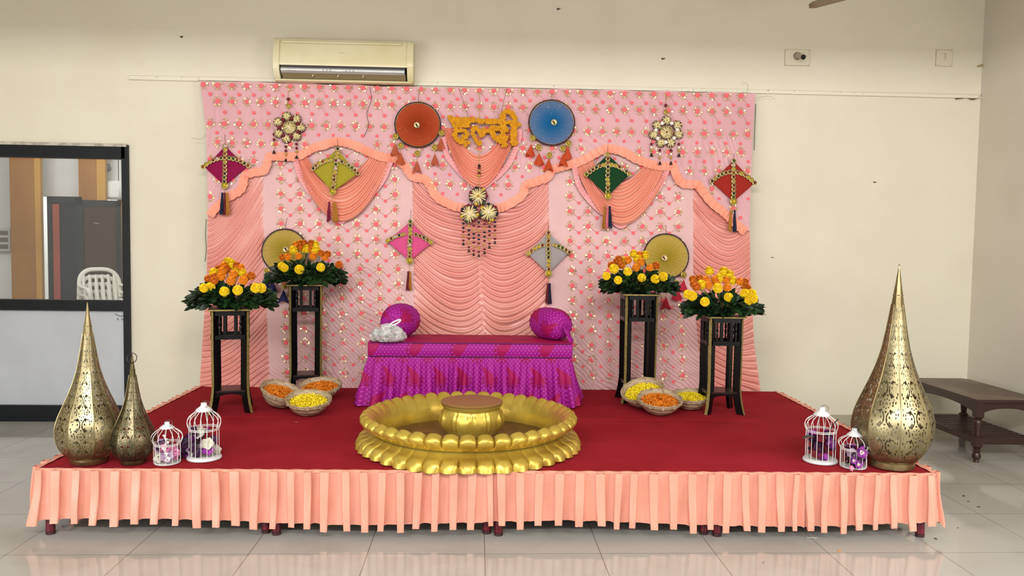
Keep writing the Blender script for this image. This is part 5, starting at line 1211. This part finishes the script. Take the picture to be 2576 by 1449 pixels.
# ------------------------------------------------------------------ woven baskets of petals
t = MT('woven bamboo', '#b7a184', .6); u, v, _ = t.xyz(t.coord('UV')); ck = xmod(xfloor(u*20)+xfloor(v*11), 2.); dk = xmod(xfloor(u*10)+xfloor(v*3.2), 2.)*(v > .3)*(v < .72)
fib = t.noise(8, 3, vec=t.vec(u*20, v*260)); c = t.mix(fib, '#a88f70', '#d0bea2'); c = t.mix(ck*.35, c, '#8b7457'); c = t.mix(dk*.75*smooth(.35, .6, t.noise(9, 2)), c, '#6b6149'); t.color(c)
t.bump(xsin(v*11*PI)*.5+ck, .5, .004); m_weave = t.m
m_cane = varied('cane strip', '#bba588', '#9d8766', 30, .55)
m_py = varied('yellow petals', '#ffe92c', '#f0d818', 60, .7); m_po = varied('orange petals', '#ee9018', '#da760e', 60, .7)
def basket(label, mlabel, px, py, R_, hb, tilt, az, mat, seed, heap):
    c = oz(px, py, HS); t = thing('woven_basket', label, 'basket', c, group='woven bamboo baskets'); n = 60; a = np.arange(n+1)*TAU/n
    prof = spline([(.001, .004), (R_*.44, .004), (R_*.62, hb*.14), (R_*.84, hb*.5), (R_*.97, hb*.86), (R_*1.0, hb)], 22); R3 = rotm('Z', az) @ rotm('Y', tilt)
    G = []; UV = []
    for i, (r, z) in enumerate(prof):
        w = 1+.012*np.sin(a*20+(i % 2)*PI)+.02*np.sin(a*3+seed)*(z/hb); G.append(np.stack([r*w*np.cos(a), r*w*np.sin(a), np.full(n+1, z)], 1)); UV.append(np.stack([a/TAU, np.full(n+1, i/21.)], 1))
    G = np.array(G); I = G*np.array([.975, .975, 1])+np.array([0, 0, .004]); T = lambda Q: Q @ R3.T
    low = T(G).reshape(-1, 3)[:, 2].min(); sh = c+np.array([0, 0, .0015-low]); s_ = MB().grid(T(G)+sh, uv=UV).grid(T(I)+sh, uv=UV, flip=True); s_.build('bowl', m_weave, t, angle=180, fix=False)
    b = MB(); rim = T(np.stack([R_*1.0*(1+.02*np.sin(a[:-1]*3+seed))*np.cos(a[:-1]), R_*1.0*(1+.02*np.sin(a[:-1]*3+seed))*np.sin(a[:-1]), np.full(n, hb)], 1))+sh; b.tube(rim, .0055, 7, closed=True); b.tube(rim*1.0+T(np.array([0, 0, -.013])), .0045, 6, closed=True)
    b.build('rim', m_cane, t)
    for k in range(11):
        aa = TAU*k/11; e = np.array([math.cos(aa), math.sin(aa), 0]); MB().box(T(e*R_*.995+np.array([0, 0, hb-.006]))+sh, (.012, .018, .03), R=R3 @ rotm('Z', aa)).build('rim_binding', m_cane, t, smooth=False)
    rg = np.random.default_rng(seed); b = MB(); Rm = R_*.83; z0 = hb*.7
    hh = lambda x, y: z0+heap*max(0, 1-(x*x+y*y)/Rm**2)**.7
    rr = np.linspace(.02, 1, 9); aa = np.arange(30)*TAU/30; b.grid([[T(np.array([q*Rm*math.cos(w), q*Rm*math.sin(w), hh(q*Rm*math.cos(w), q*Rm*math.sin(w))-.006]))+sh for w in aa] for q in rr], cv=True)
    for k in range(1500):
        w, q = rg.uniform(0, TAU), Rm*math.sqrt(rg.uniform(0, 1)); x, y = q*math.cos(w), q*math.sin(w); p = np.array([x, y, hh(x, y)+rg.uniform(-.004, .006)]); d = unit((rg.normal(), rg.normal(), rg.normal(0, .55))); s2 = unit(np.cross(d, (rg.normal(), rg.normal(), 1.5))); n_ = np.cross(s2, d); L = rg.uniform(.007, .013)
        q3 = [(p+d*L*e+s2*wd*sg+n_*cv)@R3.T+sh for e, wd, cv in ((-.9, .0018, .002), (.1, .0036, -.001), (1., .0022, .003)) for sg in (-1, 1)]; b.add(q3, [(0, 2, 3, 1), (2, 4, 5, 3)])
    h = b.build('petals', mat, None, origin=c, fix=False, angle=180); h.location = c; tag(h, mlabel, 'petals', kind='stuff'); return t
D = math.radians
basket('woven basket of orange petals leaning against the left black stand', 'loose orange marigold petals in the basket tilted against the left stand', 697, 1024, .150, .115, D(23), D(-28), m_po, 1, .022)
basket('woven basket of orange petals at the back of the left trio', 'loose orange marigold petals in the back basket of the left trio', 806, 1004, .165, .10, D(13), D(-100), m_po, 2, .02)
basket('woven basket of bright yellow petals at the front of the left trio', 'loose bright yellow petals in the front basket of the left trio', 776, 1042, .155, .105, D(13), D(-80), m_py, 3, .03)
basket('woven basket of yellow petals at the back left of the right trio', 'loose yellow petals in the back left basket of the right trio', 1622, 1023, .162, .12, D(24), D(-125), m_py, 4, .022)
basket('woven basket of orange petals at the front of the right trio', 'loose orange marigold petals in the front basket of the right trio', 1658, 1040, .160, .105, D(14), D(-95), m_po, 5, .028)
basket('woven basket of yellow petals beside the right black stand', 'loose yellow petals in the basket beside the right black stand', 1736, 1028, .140, .10, D(10), D(-110), m_py, 6, .026)

# ------------------------------------------------------------------ low wooden table at the right
m_wood = MT('dark reddish wood', '#3d2118', .38, spec=.5); n = m_wood.noise(6, 4, vec=m_wood.coord(scale=(1, 8, 8))); m_wood.color(m_wood.mix(n, '#26140f', '#3a2018')); m_wood = m_wood.m
t = MT('dusty table top', '#5a4a3c', .5); n = t.noise(3.5, 4); t.color(t.mix(smooth(.4, .75, n), '#54453a', '#7a6855')); m_ttop = t.m
tx0, tx1, ty0, ty1, TH = 3.60, 4.12, -1.28, -.32, .485
tb = thing('low_table', 'low dark wooden table with a slatted shelf in the right corner', 'table', ((tx0+tx1)/2, (ty0+ty1)/2, 0)); cx_, cy_ = (tx0+tx1)/2, (ty0+ty1)/2
b = MB(); cc_ = .05; prof = [(tx0, ty0), (tx1, ty0), (tx1, ty1-cc_), (tx1-cc_, ty1), (tx0+.02, ty1), (tx0, ty1-.02)]
V = [(x, y, z) for z in (TH-.022, TH) for x, y in prof]; k = len(prof); b.add(V, [tuple(range(k))[::-1], tuple(range(k, 2*k))]+[(i, (i+1) % k, k+(i+1) % k, k+i) for i in range(k)], [0, 1]+[0]*k); b.build('table_top', [m_wood, m_ttop], tb, smooth=False)
lp = [(tx0+.045, ty0+.05), (tx1-.045, ty0+.05), (tx0+.045, ty1-.06), (tx1-.045, ty1-.06)]
for x, y in lp:
    b = MB(); b.box((x, y, TH-.082), (.06, .06, .12), bev=.004); b.lathe([(.02, TH-.14), (.03, TH-.15), (.022, TH-.16), (.03, TH-.172), (.03, TH-.19), (.021, .2), (.03, .195), (.03, .19)], 18, (x, y, 0)); b.box((x, y, .155), (.058, .058, .07), bev=.004)
    b.lathe([(.02, .12), (.03, .11), (.02, .1), (.03, .088), (.022, .075), (.032, .055), (.03, .035), (.016, .02), (.02, .001), (0, .001)], 18, (x, y, 0)); b.build('turned_leg', m_wood, tb, angle=35)
def apron(p, q, name='apron'):
    p, q = np.array(p), np.array(q); d = q-p; s_ = unit((-d[1], d[0]))*.01; G = []
    for u in np.linspace(0, 1, 15):
        x = p+d*u; z = TH-.075-.05*abs(2*u-1)**2.6; G.append([(x[0]+s_[0]*g_, x[1]+s_[1]*g_, zz) for g_, zz in ((1, TH-.022), (1, z), (-1, z), (-1, TH-.022))])
    MB().grid(G, cv=True).build(name, m_wood, tb, angle=30)
apron(lp[0], lp[1]); apron(lp[2], lp[3]); apron(lp[0], lp[2]); apron(lp[1], lp[3])
for p, q in ((0, 1), (2, 3), (0, 2), (1, 3)):
    a, c = np.array(lp[p]), np.array(lp[q]); MB().box(((a[0]+c[0])/2, (a[1]+c[1])/2, .16), (abs(c[0]-a[0])+.02 if p+q in (1, 5) else .022, abs(c[1]-a[1])+.02 if p+q not in (1, 5) else .022, .045)).build('shelf_rail', m_wood, tb, smooth=False)
for i in range(13):
    y = lp[0][1]+(lp[2][1]-lp[0][1])*(i+.7)/13.4; MB().box((cx_, y, .178), (lp[1][0]-lp[0][0]-.01, .03, .012)).build('shelf_slat', m_wood, tb, smooth=False)

# ------------------------------------------------------------------ scraps on the floor
m_scr = plain('dry leaf scrap', '#2c2f1c', .8); rg = np.random.default_rng(5)
for (x, y), L, lab in (((2424, 1246), .022, 'dark leaf scrap on the floor right of the stage, nearest the table'), ((2440, 1262), .018, 'dark leaf scrap on the floor, middle one of the little trail right of the stage'), ((2458, 1275), .026, 'largest dark leaf scrap on the floor right of the stage'), ((2410, 1327), .012, 'small dark crumb on the floor by the right front corner'), ((1920, 1415), .012, 'small dark crumb on the shiny floor in the foreground'), ((2350, 1353), .02, 'dark scrap beside the rightmost stage leg')):
    p = oz(x, y, .003); b = MB(); leaf_blade(b, p, (rg.normal(), rg.normal(), .1), L, L*.3); tag(b.build('leaf_scrap', m_scr, fix=False), lab, 'leaf scrap')
p = oz(2112, 1385, .004); tag(MB().ball(p, (.008, .006, .004), 7, 5).build('petal_scrap', m_po), 'tiny orange petal on the shiny floor in the foreground', 'petal')
p = oz(2030, 1353, .003); tag(MB().tube(spline([p, p+(.02, -.01, .004), p+(.05, .0, .001), p+(.06, .012, 0)], 12), .0016, 5).build('thread_scrap', plain('pale thread', '#c9c3b8', .7)), 'pale curled thread on the floor under the frill at right', 'thread')
p = oz(742, 1062, HS+.004); b = MB(); leaf_blade(b, p, (1, .2, 0), .016, .004); tag(b.build('petal_scrap', plain('pale petal', '#e8dcb0', .7), fix=False), 'single pale petal on the red carpet before the yellow basket', 'petal')
